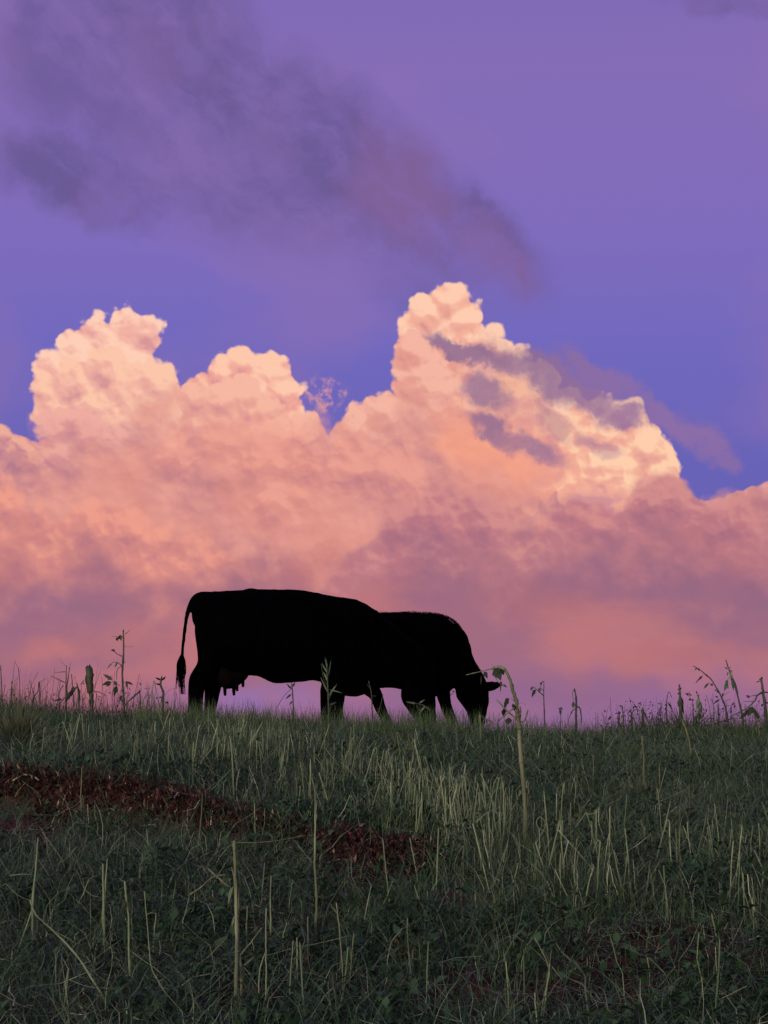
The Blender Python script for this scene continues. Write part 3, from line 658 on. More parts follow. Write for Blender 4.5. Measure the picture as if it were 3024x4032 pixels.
hero('bent_leafy_weed', 'sagging weed with limp dark leaves slung low on the left crest', 'weed', (172, 1530),
     [(T(ZA, (745, 540), (738, 420), (726, 320)), 2.0, 1.2)],
     leaves=[(ZA(720, 345), ZA(600, 470), 10, .2), (ZA(690, 365), ZA(640, 470), 9, .3), (ZA(735, 345), ZA(760, 480), 5, .2), (ZA(600, 470), ZA(500, 430), 7, .4), (ZA(700, 340), ZA(670, 400), 8, .3)],
     twigs=[(T(ZA, (735, 340), (640, 430), (560, 510)), 1.6, .7), (T(ZA, (505, 430), (540, 420), (570, 440)), .5, .4)])
hero('snapped_stalk', 'snapped stalk folded into a sharp dark peak left of the cow', 'plant', (303, 1532),
     [(T(ZA, (1312, 550), (1310, 470), (1306, 385)), 1.6, 1.4)], twigs=[(T(ZA, (1304, 388), (1240, 450), (1168, 526)), 2.2, 1.6), (T(ZA, (1312, 390), (1320, 350)), .6, .3)])
hero('flower_topped_stalk', 'dark wavy stem topped by a small torn flower head near the tail', 'plant', (353, 1540),
     [(T(ZA, (1528, 570), (1522, 470), (1528, 400), (1505, 330), (1508, 280)), 2.4, 2.2)],
     leaves=[(ZA(1508, 285), ZA(1464, 262), 5, .0), (ZA(1512, 288), ZA(1544, 242), 6, .0), (ZA(1505, 290), ZA(1520, 240), 5, .0), (ZA(1505, 330), ZA(1468, 312), 4, .1), (ZA(1520, 440), ZA(1492, 440), 4, .1), (ZA(1540, 490), ZA(1575, 480), 6, .3)],
     twigs=[(T(ZA, (1535, 430), (1580, 370), (1625, 360)), .4, .3)])
hero('folded_straw', 'thin straw folded into a tall narrow arch left of the tail', 'straw', (324, 1536),
     [(T(ZA, (1402, 570), (1420, 400), (1436, 292)), 1.1, .9)], twigs=[(T(ZA, (1440, 290), (1460, 400), (1484, 530)), 1.0, .8)], stem_mat=M_STUBBLE)
hero('folded_straw', 'low straw folded to a small peak right of the snapped stalk', 'straw', (322, 1530),
     [(T(ZA, (1396, 560), (1394, 480), (1386, 412)), 1.0, .8)], twigs=[(T(ZA, (1384, 412), (1340, 470), (1350, 520)), 1.0, .7)], stem_mat=M_STUBBLE)
hero('bare_reed', 'bare thin reed at the far left edge against the sky', 'reed', (7, 1524), [(T(ZA, (34, 560), (22, 320), (14, 150)), 1.3, .9)])
hero('bare_reed', 'thin reed with a faint seed tuft, above the left tussock', 'reed', (44, 1528), [(T(ZA, (192, 560), (190, 320), (180, 170)), 1.0, .6)], twigs=[(T(ZA, (180, 170), (165, 140), (148, 100)), .3, .4)])
hero('bare_reed', 'short thick dark reed rising out of the left tussock', 'reed', (26, 1540), [(T(ZA, (116, 640), (108, 460), (118, 298)), 1.8, 1.2)])
hero('slanting_stalk', 'dark stalk slanting up to a pale joint behind the left tussock', 'plant', (66, 1530),
     [(T(ZA, (270, 560), (310, 460), (350, 380), (358, 296)), 1.4, 1.0)], twigs=[(T(ZA, (360, 300), (425, 258)), .5, .3), (T(ZA, (365, 300), (362, 520)), 1.2, 1.0), (T(ZA, (285, 420), (296, 290)), .7, .6)])
hero('seeding_weed', 'feathery seeding weed rising in front of the cow belly', 'weed', (709, 1650),
     [(T(ZK, (766, 880), (768, 700), (766, 600), (762, 520), (758, 440)), 2.4, 1.1)],
     leaves=[(ZK(768, 590), ZK(732, 515), 4, .0), (ZK(762, 500), ZK(738, 455), 4, .0), (ZK(764, 520), ZK(776, 440), 4, .0), (ZK(762, 480), ZK(752, 430), 4, .0), (ZK(768, 600), ZK(800, 545), 4, .1), (ZK(770, 570), ZK(828, 580), 3, .1), (ZK(768, 640), ZK(800, 610), 5, .3), (ZK(766, 540), ZK(745, 490), 4, .1)],
     twigs=[(T(ZK, (768, 560), (745, 520), (735, 460)), .7, .4), (T(ZK, (768, 620), (790, 560)), .8, .5)], leaf_mat=M_STRAND)
hero('dark_leafy_stem', 'slim dark stem with tiny leaves between the udder and the front legs', 'plant', (634, 1552),
     [(T(ZK, (616, 695), (613, 620), (608, 545)), 1.7, 1.2)],
     leaves=[(ZK(608, 570), ZK(588, 545), 5, .1), (ZK(608, 590), ZK(580, 608), 5, .2), (ZK(612, 560), ZK(622, 535), 5, .0), (ZK(610, 620), ZK(596, 640), 4, .1)], twigs=[(T(ZK, (545, 650), (575, 600), (604, 570)), .6, .5)])
hero('weed_by_foreleg', 'scraggy weed crossing the front cow foreleg, green and branching', 'weed', (803, 1560),
     [(T(ZK, (960, 720), (955, 600), (942, 536)), 1.4, .9)], leaves=[(ZK(955, 600), ZK(975, 590), 5, .2), (ZK(950, 570), ZK(935, 545), 4, .1)], twigs=[(T(ZK, (965, 700), (990, 650), (1005, 590)), .8, .5)])
hero('trailing_weed', 'ragged trailing weed lying across the front cow muzzle', 'weed', (915, 1572),
     [(T(ZK, (1180, 735), (1165, 680), (1150, 640)), 1.3, 1.0)], twigs=[(T(ZK, (1105, 625), (1150, 632), (1215, 652)), 1.4, .8)],
     leaves=[(ZK(1150, 632), ZK(1112, 625), 5, .1), (ZK(1170, 635), ZK(1215, 655), 5, .1), (ZK(1160, 632), ZK(1185, 610), 4, .1), (ZK(1190, 640), ZK(1160, 668), 5, .2)], leaf_mat=M_STRAND)
hero('snapped_stalk', 'short pale stalk snapped over right at the grazing muzzle', 'plant', (1037, 1612),
     [(T(ZB, (258, 1070), (255, 900), (246, 735)), 2.3, 2.0)], twigs=[(T(ZB, (240, 735), (300, 770), (378, 800)), 1.4, 1.0), (T(ZB, (380, 795), (385, 850)), 1.4, 1.2), (T(ZB, (245, 730), (240, 700)), .8, .3)], leaves=[(ZB(320, 780), ZB(330, 825), 4, .1)], stem_mat=M_BARK, knots=.1)
hero('leafy_sapling', 'slender stem with three curled brown leaves right of the broken stalk', 'plant', (1177, 1574),
     [(T(ZB, (958, 890), (945, 700), (938, 520), (940, 370)), 1.5, .8)],
     leaves=[(ZB(852, 462), ZB(768, 500), 9, .9), (ZB(888, 440), ZB(884, 495), 7, .1), (ZB(912, 380), ZB(902, 412), 6, .1), (ZB(930, 372), ZB(905, 385), 3, .1), (ZB(820, 435), ZB(772, 455), 6, .6)],
     twigs=[(T(ZB, (935, 525), (885, 485), (850, 455), (820, 432)), 1.1, .7), (T(ZB, (932, 470), (900, 440), (910, 390), (938, 368)), .7, .5)])
hero('curled_dry_stalk', 'twisted dry stalk with a looped top and drooping arms, right crest', 'plant', (1244, 1572),
     [(T(ZB, (1292, 870), (1290, 740), (1292, 640), (1290, 540), (1272, 455)), 3.0, 1.4)],
     leaves=[(ZB(1262, 590), ZB(1250, 660), 8, .2), (ZB(1290, 530), ZB(1284, 600), 6, .1), (ZB(1300, 720), ZB(1290, 800), 7, .1), (ZB(1245, 690), ZB(1230, 730), 4, .1)],
     twigs=[(T(ZB, (1272, 455), (1250, 490), (1256, 590)), .7, .5), (T(ZB, (1290, 650), (1332, 652), (1350, 730), (1356, 810)), 1.6, 1.1), (T(ZB, (1270, 670), (1230, 720), (1190, 845)), 1.3, .6)])
hero('small_crest_weed', 'little weed with a hooked curl of leaves, between sapling and curled stalk', 'weed', (1211, 1572),
     [(T(ZB, (1130, 880), (1122, 780), (1120, 660)), .5, .5)], leaves=[(ZB(1118, 655), ZB(1148, 665), 6, .5), (ZB(1118, 670), ZB(1122, 738), 6, .1), (ZB(1100, 655), ZB(1130, 690), 5, .3)])
hero('small_crest_weed', 'pair of short crooked twigs with sparse leaves on the right crest', 'weed', (1340, 1570),
     [(T(ZC, (148, 830), (140, 700), (132, 610)), 1.5, .8), (T(ZC, (95, 830), (92, 760), (96, 690)), 2.4, 2.0)],
     leaves=[(ZC(98, 690), ZC(65, 685), 4, .1), (ZC(98, 690), ZC(120, 680), 4, .1), (ZC(130, 615), ZC(100, 600), 4, .1), (ZC(132, 620), ZC(142, 600), 3, .1)], twigs=[(T(ZC, (120, 740), (160, 665), (240, 650)), .8, .4)])
hero('small_crest_weed', 'low bushy weed with star shaped sprigs left of the spiky rosette', 'weed', (1364, 1570),
     [(T(ZC, (232, 830), (228, 720), (215, 660)), 2.6, 1.2), (T(ZC, (365, 830), (355, 720), (350, 640)), 2.4, 2.0)],
     leaves=[(ZC(215, 660), ZC(180, 690), 4, .3), (ZC(255, 610), ZC(245, 640), 5, .2), (ZC(260, 610), ZC(305, 625), 5, .1), (ZC(320, 585), ZC(305, 575), 4, .0), (ZC(325, 590), ZC(340, 605), 4, .1), (ZC(322, 585), ZC(330, 570), 4, .1), (ZC(350, 640), ZC(345, 690), 6, .1), (ZC(240, 760), ZC(200, 770), 6, .3), (ZC(355, 650), ZC(415, 760), 5, .1)],
     twigs=[(T(ZC, (228, 700), (260, 650), (345, 660)), 1.0, .6), (T(ZC, (300, 670), (290, 620), (320, 585)), .6, .4), (T(ZC, (352, 640), (385, 720), (420, 780)), 2.0, 1.0), (T(ZC, (290, 660), (320, 740)), .6, .4)])
hero('knobbly_stem', 'dark knobbly stem with a cross shaped tip rising from the spiky rosette', 'plant', (1470, 1566),
     [(T(ZC, (745, 790), (738, 620), (730, 500), (722, 402)), 4.2, 1.8)],
     leaves=[(ZC(730, 430), ZC(755, 425), 4, .1), (ZC(728, 440), ZC(700, 438), 3, .1), (ZC(735, 520), ZC(780, 590), 8, .3), (ZC(730, 540), ZC(700, 620), 7, .3), (ZC(740, 560), ZC(790, 700), 6, .2), (ZC(720, 480), ZC(708, 490), 5, .1)], knots=.4)
hero('dry_seed_stalk', 'ragged dry seed stalk, thick and shaggy, at the right of the rosette', 'plant', (1509, 1592),
     [(T(ZC, (930, 930), (930, 780), (930, 600), (918, 520), (900, 465)), 1.8, .8)],
     leaves=[(ZC(930, 540), ZC(915, 700), 12, .1), (ZC(935, 560), ZC(975, 690), 11, .2), (ZC(928, 520), ZC(885, 620), 9, .3), (ZC(930, 640), ZC(945, 780), 11, .1), (ZC(900, 480), ZC(890, 460), 3, .0), (ZC(918, 520), ZC(935, 490), 4, .1)], leaf_mat=M_STRAND)
hero('small_crest_weed', 'wiry sprig with a star shaped tip above the spiky rosette', 'weed', (1500, 1570),
     [(T(ZC, (860, 800), (870, 680), (862, 580), (810, 500)), .8, .5)],
     leaves=[(ZC(810, 488), ZC(782, 482), 4, .1), (ZC(812, 488), ZC(835, 470), 4, .0), (ZC(812, 490), ZC(790, 505), 4, .1), (ZC(815, 492), ZC(845, 505), 4, .1), (ZC(850, 545), ZC(812, 545), 5, .1), (ZC(855, 548), ZC(885, 545), 5, .1)])
hero('small_crest_weed', 'wiry hooked shoot at the left of the spiky rosette', 'weed', (1444, 1570),
     [(T(ZC, (600, 830), (590, 650), (592, 540), (615, 468), (650, 520)), 1.2, .5)], leaves=[(ZC(595, 570), ZC(690, 640), 6, .5), (ZC(600, 600), ZC(560, 600), 4, .2)])
hero('pale_bent_stalk', 'pale crooked stalk leaning right in front of the spiky rosette', 'plant', (1494, 1650),
     [(T(ZC, (855, 1210), (840, 1050), (798, 890), (740, 760)), 2.6, 1.6)], stem_mat=M_BARK, knots=.2)
hero('tall_arching_reed', 'tall leafy reed arching to the left high above the right crest', 'reed', (1576, 1578),
     [(T(ZC, (1252, 870), (1215, 690), (1165, 550), (1110, 450), (1050, 345), (1000, 295), (940, 235), (880, 192)), 2.0, .9)],
     leaves=[(ZC(968, 295), ZC(893, 358), 5, .2), (ZC(1022, 375), ZC(968, 425), 5, .2), (ZC(990, 290), ZC(1010, 300), 5, .2), (ZC(1040, 385), ZC(1065, 400), 7, .2), (ZC(1105, 455), ZC(1130, 470), 7, .2), (ZC(1100, 455), ZC(1075, 450), 3, .1), (ZC(1085, 510), ZC(1105, 525), 5, .2), (ZC(1140, 548), ZC(1038, 572), 5, .4),
             (ZC(910, 205), ZC(895, 240), 4, .2), (ZC(925, 215), ZC(940, 245), 5, .2), (ZC(1160, 520), ZC(1180, 470), 4, .1), (ZC(1190, 640), ZC(1150, 645), 4, .2)],
     twigs=[(T(ZC, (1022, 372), (1040, 395), (1060, 390)), .6, .4), (T(ZC, (1160, 560), (1170, 510), (1240, 465)), .5, .3)])
hero('tall_tasselled_reed', 'tallest reed on the right crest, with shaggy hanging tassels', 'reed', (1609, 1590),
     [(T(ZC, (1415, 930), (1390, 760), (1358, 640), (1312, 470), (1275, 340), (1235, 240), (1206, 138)), 2.4, 1.0)],
     leaves=[(ZC(1250, 290), ZC(1310, 430), 9, .2), (ZC(1265, 320), ZC(1338, 475), 9, .2), (ZC(1270, 330), ZC(1290, 450), 8, .1), (ZC(1235, 265), ZC(1275, 330), 7, .2), (ZC(1235, 240), ZC(1278, 250), 5, .6), (ZC(1225, 230), ZC(1180, 212), 4, .0), (ZC(1220, 345), ZC(1185, 380), 9, .4), (ZC(1215, 360), ZC(1180, 460), 8, .1), (ZC(1205, 370), ZC(1215, 440), 6, .1),
             (ZC(1225, 260), ZC(1205, 300), 5, .2), (ZC(1240, 220), ZC(1262, 200), 4, .1)],
     twigs=[(T(ZC, (1262, 340), (1240, 310), (1215, 350)), .7, .5)], leaf_mat=M_STRAND)
hero('drooping_maize_stalk', 'stout reed at the right edge with a dark limp leaf hanging left', 'reed', (1656, 1600),
     [(T(ZC, (1650, 940), (1630, 740), (1610, 580), (1590, 450), (1572, 340)), 4.2, 2.4)],
     leaves=[(ZC(1440, 650), ZC(1380, 720), 11, .2), (ZC(1480, 620), ZC(1420, 720), 12, .1), (ZC(1440, 680), ZC(1330, 720), 9, .3), (ZC(1470, 650), ZC(1560, 760), 9, .1), (ZC(1575, 340), ZC(1588, 305), 5, .0), (ZC(1570, 350), ZC(1508, 362), 3, .2), (ZC(1572, 345), ZC(1550, 330), 4, .1), (ZC(1440, 515), ZC(1415, 500), 6, .1), (ZC(1445, 515), ZC(1425, 530), 5, .1), (ZC(1600, 470), ZC(1655, 460), 5, .3), (ZC(1610, 580), ZC(1658, 570), 5, .2), (ZC(1590, 590), ZC(1560, 620), 6, .1), (ZC(1600, 520), ZC(1640, 540), 5, .4)],
     twigs=[(T(ZC, (1575, 475), (1520, 510), (1500, 560), (1400, 650), (1280, 712)), 2.4, 1.0), (T(ZC, (1530, 500), (1445, 515)), 1.2, .6), (T(ZC, (1500, 570), (1385, 568)), .9, .4), (T(ZC, (1485, 640), (1540, 710), (1575, 760)), 2.0, .8), (T(ZC, (1105, 805), (1200, 765), (1305, 740)), 1.8, 1.0), (T(ZC, (1530, 570), (1545, 560), (1520, 620)), .7, .4)])
hero('small_crest_weed', 'thin branching weed between the two tall right hand reeds', 'weed', (1554, 1576),
     [(T(ZC, (1215, 860), (1225, 640), (1222, 560), (1270, 540)), .8, .5), (T(ZC, (1140, 830), (1138, 720), (1130, 600)), 1.2, .6)],
     leaves=[(ZC(1290, 600), ZC(1255, 650), 3, .1), (ZC(1285, 598), ZC(1310, 580), 4, .1), (ZC(1290, 600), ZC(1278, 580), 4, .1)], twigs=[(T(ZC, (1235, 720), (1260, 650), (1290, 600)), .6, .4)])
hero('dark_knotted_weed', 'crooked weed with pale frayed base below the right edge reed', 'weed', (1628, 1618),
     [(T(ZC, (1592, 1060), (1575, 940), (1560, 840), (1500, 690)), 2.6, 1.0)], leaves=[(ZC(1560, 860), ZC(1600, 830), 6, .2), (ZC(1550, 840), ZC(1580, 900), 6, .2)], stem_mat=M_BARK)
hero('slim_pale_stalk', 'slim pale stalk standing out of the small right hand tussock', 'stalk', (1390, 1728),
     [(T(Z3, (932, 962), (934, 760), (924, 590)), 2.2, 1.6)], twigs=[(T(Z3, (926, 655), (914, 668)), .8, .4), (T(Z3, (925, 592), (966, 592)), .6, .4)], stem_mat=M_BARK)
# foreground stalks, read from the enlargements of the bottom quarter
FG = [
 ('thickest pale stalk of the foreground, with a broken top and side shoots', Z4, [((1022, 1140), (1032, 900), (1030, 700), (1025, 540), (1022, 352), 6.4, 3.8)],
  [((1000, 545), (955, 505), (910, 465), 3.2, 2.6), ((990, 490), (930, 500), (870, 550), (815, 585), 1.3, 2.2), ((1048, 842), (1090, 790), (1135, 730), 2.2, 1.8), ((1030, 352), (1180, 346), (1330, 320), 1.1, .7), ((1010, 350), (1045, 328), 1.5, .7), ((1045, 1140), (1050, 930), (1038, 760), (1035, 560), 3.5, 1.8), ((1095, 780), (1104, 826), 1.3, 1.0)],
  [(Z4(1015, 455), Z4(970, 450), 9, .3), (Z4(1030, 455), Z4(1050, 455), 7, .3), (Z4(900, 590), Z4(985, 612), 13, .2), (Z4(1050, 870), Z4(1062, 960), 12, .1)]),
 ('tall green stalk right of the thickest one, a small yellow leaf beside it', Z4, [((1372, 790), (1378, 650), (1378, 560), (1370, 440), (1372, 280), (1372, 120), 4.2, 1.8)],
  [((1365, 445), (1330, 400), (1290, 352), 1.2, .6), ((1376, 600), (1392, 540), 1.0, .6)], [(Z4(1398, 570), Z4(1424, 575), 11, .2), (Z4(1400, 575), Z4(1408, 600), 10, .2)]),
 ('twin cut stalks with white tips standing together, lower left', Z4, [((458, 860), (455, 700), (452, 590), (447, 447), 5.5, 2.0), ((470, 880), (458, 720), (458, 580), (464, 425), 3.5, 1.5)], [((465, 850), (500, 885), 1.5, .6), ((440, 590), (400, 575), (365, 540), .9, .5)], []),
 ('cut stalk with a thin pale arm pointing left, far left foreground', Z4, [((142, 820), (146, 600), (152, 490), (160, 335), 4.5, 1.8)], [((145, 492), (100, 488), (50, 494), 1.3, .9), ((140, 605), (90, 580), (30, 530), .9, .4)], []),
 ('long bare stalk leaning diagonally across the lower left corner', Z4, [((490, 1095), (455, 1020), (415, 950), (330, 840), (230, 740), (160, 665), (135, 605), 3.2, 2.0)], [((300, 950), (400, 975), (520, 988), 1.2, .7), ((240, 745), (290, 770), (320, 790), 1.0, .5), ((462, 1000), (490, 990), 1.0, .5)], []),
 ('stalk with a limp blue grey leaf hanging near its tip, lower left', Z4, [((570, 1045), (566, 880), (560, 680), (550, 600), (545, 520), 2.8, 2.6)], [((545, 525), (520, 505), 1.2, .6)], [(Z4(548, 600), Z4(530, 645), 9, .1), (Z4(550, 600), Z4(570, 650), 9, .1)]),
 ('short thick cut stalk at the bottom edge, left of centre', Z4, [((270, 1141), (285, 1030), (300, 902), 3.4, 2.0)], [], []),
 ('crooked thin stalk leaning left of the thickest stalk', Z4, [((780, 1100), (720, 990), (668, 905), (650, 800), (635, 660), (625, 568), 1.8, 1.2)], [], []),
 ('bent stalk with its pale tip folded left, beside the crooked one', Z4, [((668, 860), (672, 760), (680, 662), 2.0, 1.6)], [((682, 660), (660, 656), (640, 665), 1.2, .8)], []),
 ('dark upright stalk with a split tip just right of the thickest stalk', Z4, [((1078, 850), (1075, 740), (1078, 632), 2.2, 1.8)], [((1076, 640), (1052, 628), 1.2, .6), ((1080, 640), (1088, 618), 1.0, .6)], []),
 ('tall pair of grey woody stems crossing low, bottom centre', Z4, [((1160, 1141), (1160, 950), (1158, 800), (1158, 640), 2.6, 1.8), ((1150, 1141), (1130, 1000), (1135, 900), (1155, 830), 2.2, 1.6)], [((1178, 750), (1176, 620), (1180, 500), 2.2, 1.3)], [(Z4(1180, 590), Z4(1210, 690), 5, .1), (Z4(1160, 600), Z4(1140, 590), 7, .3)]),
 ('short upright stub with a white cut top, bottom centre', Z4, [((1285, 1060), (1294, 920), (1293, 770), 2.6, 2.2)], [((1290, 850), (1270, 860), .9, .5)], []),
 ('slim stalk ending in a small blue bud, above the orange fern', Z4, [((1340, 950), (1342, 800), (1341, 676), 1.6, 2.0)], [], [(Z4(1341, 640), Z4(1356, 625), 7, .0), (Z4(1341, 640), Z4(1328, 628), 6, .0)]),
 ('long slim stalk forked at its tip like a wishbone, bottom centre right', Z4, [((1496, 1070), (1492, 900), (1485, 800), (1475, 700), (1465, 615), 2.2, 1.5)], [((1470, 660), (1455, 640), (1440, 618), 1.3, .7)], []),
 ('leaning stalk with a long thin arm reaching left from its tip', Z4, [((1510, 1055), (1525, 930), (1540, 750), 2.4, 1.6)], [((1538, 755), (1400, 785), (1290, 810), (1165, 838), .9, .5), ((1540, 765), (1556, 750), .9, .5)], []),
 ('straight thin stalk rising out of the red furrow edge', Z4, [((350, 240), (355, 120), (358, 25), 1.8, 1.3)], [], []),
 ('short frayed stub in the bottom row, centre', Z4, [((1590, 1141), (1588, 1110), (1586, 1075), 3.2, 2.6)], [((1590, 1100), (1605, 1070), 1.0, .5), ((1586, 1100), (1570, 1082), 1.0, .5)], []),
 ('pale stalk beside the bank end, with a white cut tip', Z4, [((1114, 395), (1112, 300), (1110, 180), 1.7, 1.4)], [((1108, 180), (1100, 150), .8, .4)], []),
 ('thin stalk with a red orange fern curl at its top, lower centre', Z5, [((150, 1040), (130, 920), (115, 780), (113, 670), 1.6, 1.1)], [], []),
 ('green stalk at the bottom edge with a lit yellow foot', Z5, [((546, 1123), (544, 990), (535, 855), 2.6, 1.8)], [], []),
 ('tilted branching stalk in the lower centre right', Z5, [((680, 1123), (700, 1000), (722, 890), (660, 755), 2.2, 1.2)], [((735, 880), (790, 950), 1.0, .5), ((720, 890), (735, 810), .9, .5)], [(Z5(725, 870), Z5(705, 810), 6, .2), (Z5(820, 840), Z5(860, 900), 6, .1)]),
 ('arched dry stalk with crossing stems, low right of centre', Z5, [((890, 925), (850, 880), (780, 820), (740, 765), 1.9, 1.0), ((885, 925), (882, 840), 2.2, 1.6)], [((830, 850), (850, 860), .8, .5)], []),
 ('long fallen branch sloping up to the right across the stubble', Z5, [((780, 685), (850, 668), (920, 635), (1010, 580), (1110, 518), 2.6, 1.7)], [((1110, 518), (1120, 480), 1.0, .5), ((1100, 525), (1140, 512), .9, .5)], []),
 ('long fallen branch sloping down to the right, meeting the other', Z5, [((785, 682), (720, 635), (650, 575), (580, 545), 2.4, 1.6)], [((590, 545), (500, 560), (440, 580), 1.0, .6), ((660, 580), (690, 635), .9, .5)], []),
 ('short pink tinted stalk with a side twig above the fallen branch', Z5, [((1160, 565), (1168, 520), (1178, 455), 1.8, 1.2)], [((1166, 520), (1138, 510), 1.0, .6)], []),
 ('looped pale straw curled like a ring among the stubble', Z5, [((722, 455), (715, 330), (706, 230), (697, 130), 2.8, 1.4)], [((720, 330), (700, 295), (675, 285), (662, 258), (680, 235), (702, 262), (690, 300), (662, 345), 1.3, .9)], []),
 ('small cluster of pale sticks leaning into a tent shape', Z5, [((925, 400), (920, 300), (922, 208), 2.8, 2.2), ((800, 320), (850, 250), (875, 215), 1.3, 1.0)], [((875, 215), (905, 300), (925, 380), 1.8, 1.0), ((880, 225), (930, 215), 1.2, 1.4), ((918, 230), (915, 205), 1.4, .6)], []),
 ('thick forked cut stub right of the stick tent', Z5, [((1135, 400), (1130, 340), (1126, 280), 4.0, 3.0)], [((1135, 340), (1148, 380), (1150, 420), 1.5, 1.0)], []),
 ('tall thin stalk of the stubble band, right of the stub', Z5, [((1268, 520), (1266, 420), (1262, 290), 1.8, 1.2)], [], []),
 ('very tall thin stalk of the stubble band, left of the big stalk', Z5, [((460, 335), (450, 220), (436, 85), 2.4, 1.3)], [((450, 210), (462, 190), .8, .4)], []),
 ('tall pale stalk in the left part of the stubble band', Z5, [((146, 350), (152, 250), (156, 140), 2.0, 1.3)], [], []),
 ('slim stalk with a bead like tip, right foreground', Z5, [((1150, 1010), (1148, 900), (1138, 838), 2.0, 1.4)], [], []),
 ('bent pale stalk leaning over a bare patch, right foreground', Z5, [((1365, 1123), (1372, 1020), (1378, 930), 2.0, 1.4)], [((1378, 935), (1345, 950), (1320, 985), 1.2, .6), ((1380, 970), (1440, 980), (1520, 1020), (1600, 1040), 1.5, .7)], [(Z5(1380, 935), Z5(1398, 960), 6, .3)]),
 ('yellow green stalk leaning left, right foreground', Z5, [((1448, 820), (1430, 730), (1410, 650), 2.4, 1.4)], [((1380, 760), (1372, 700), 1.6, .9)], []),
 ('leafy pale weed at the right edge of the foreground', Z5, [((1600, 760), (1592, 640), (1585, 560), 1.8, 1.1)], [((1630, 540), (1610, 480), (1590, 440), 1.1, .6)], [(Z5(1600, 445), Z5(1600, 410), 8, .1), (Z5(1585, 580), Z5(1580, 550), 5, .1)]),
 ('tall straight pale stalk on the left middle slope', Z2, [((1530, 1250), (1524, 1040), (1510, 860), (1500, 830), 2.8, 1.6)], [((1520, 1000), (1540, 985), .8, .4)], []),
 ('slender stalk with two rusty spikes near the left crest', Z2, [((1100, 1110), (1102, 900), (1112, 710), 1.6, 1.1)], [((1108, 860), (1140, 1000), (1150, 1100), 1.1, .8)], []),
 ('fanned bundle of pale stalks low on the left slope', Z2, [((1395, 1160), (1385, 1060), (1340, 1000), 2.0, 1.2), ((1300, 1180), (1296, 1060), (1290, 1010), 2.0, 1.4)], [((1385, 1020), (1420, 950), (1478, 850), 1.1, .6), ((1340, 1100), (1345, 1030), 1.3, .8)], []),
 ('kinked pale stalk with a hooked tip, left middle slope', Z2, [((860, 1080), (872, 960), (888, 850), 2.2, 1.3)], [((888, 850), (910, 855), .7, .5)], []),
 ('arched pale straw hooked over near the left tussock', Z2, [((510, 800), (500, 765), (480, 745), (445, 740), 1.8, 1.1)], [], []),
 ('cut pale stalk rising before the second cow forelegs', ZK, [((862, 890), (862, 800), (866, 735), 3.0, 1.8)], [((866, 740), (880, 735), .8, .5)], []),
 ('short stout stalk below the front cow hind legs', ZK, [((345, 880), (342, 830), (344, 780), 3.4, 2.2)], [], []),
]
for label, Z, stems, tw, lv in FG:
    cv = lambda L: [([Z(*p) for p in e[:-2]], e[-2] * .82, e[-1] * .82) for e in L]
    st = cv(stems); base = st[0][0][0]
    by = min(base[1], 2205)
    hero('dry_stalk', label, 'stalk', (base[0], by), st, lv, cv(tw), stem_mat=M_BARK if rnd.random() < 0.6 else M_STUBBLE, group='tall dry stalks on the slope', flat='fallen branch sloping' in label)

# small orange fern scraps
for label, (px, py) in (('dried orange fern frond on the ground, lower centre', Z4(1335, 910)), ('dried orange fern frond on the ground, left of lower right corner', Z5(92, 835))):
    Y = ground_hit(px, py); p = at(px, py, Y); rt = root('dried_fern', label, 'fern', p)
    for k in range(7):
        a = rnd.uniform(0, 2 * math.pi); e = p + Vector((math.cos(a) * .05, math.sin(a) * .04, rnd.uniform(-.01, .06))); mb = MB()
        mb.tube([p, (p + e) / 2 + Vector((0, 0, .012)), e], .0016, .0008, 4, 3, tone=.5)
        for j in range(7):
            q_ = p.lerp(e, (j + 1) / 8); mb.leaf(q_, (rnd.uniform(-1, 1), rnd.uniform(-1, 1), rnd.uniform(-.6, .4)), .016, .006, .5, tone=rnd.random())
        mb.build('frond', M_ORANGE, rt, p)

# ------------------------------------------------------------------ tussocks and the spiky rosette: blade by blade
def tussock(label, name, centre, tips, nb, Lpx, w_px, spread, m, tone, Y=None, up=0.55, maxang=75, group=None):
    Y = Y or ground_hit(*centre) or 14.3
    c = at(centre[0], centre[1], Y); c.z = float(H(c.x, c.y)) - 0.01; px = 1.8228 / FPX * Y
    rt = root(name, label, 'tussock' if name == 'grass_tussock' else 'plant', c, group)
    for k in range(nb):
        if k < len(tips): tp = at(tips[k][0], tips[k][1], Y) + Vector((0, rnd.uniform(-.1, .1), 0)); d = tp - c
        else:
            el = R(rnd.uniform(90 - maxang, 88)); az = rnd.uniform(0, 2 * math.pi); L = Lpx * px * rnd.uniform(0.55, 1.0)
            d = Vector((math.cos(az) * math.cos(el), math.sin(az) * math.cos(el), math.sin(el))) * L
        s0 = c + Vector((rnd.uniform(-1, 1), rnd.uniform(-1, 1), 0)) * spread * px
        L = d.length; mid = s0 + d * 0.5 + Vector((0, 0, 0.06 * L)); e = s0 + d
        wv = d.cross(Vector((rnd.uniform(-.5, .5), -1, rnd.uniform(-.5, .5)))).normalized() * w_px * px * 0.5
        mb = MB(); K = 5; pts = smooth_path([s0, mid, e], 3); n = len(pts)
        fold = d.cross(wv).normalized() * w_px * px * 0.22
        for j, p in enumerate(pts):
            w = (1 - (j / (n - 1)) ** 1.8) * 0.97 + 0.03; tn = min(1, max(0, tone - .25 + .4 * j / n + rnd.uniform(-.12, .12)))
            mb.v += [p - wv * w, p + fold * w, p + wv * w]; mb.t += [tn] * 3
        for j in range(n - 1): mb.f += [(3 * j, 3 * j + 1, 3 * j + 4, 3 * j + 3), (3 * j + 1, 3 * j + 2, 3 * j + 5, 3 * j + 4)]
        mb.build('blade', m, rt, c)
    return rt
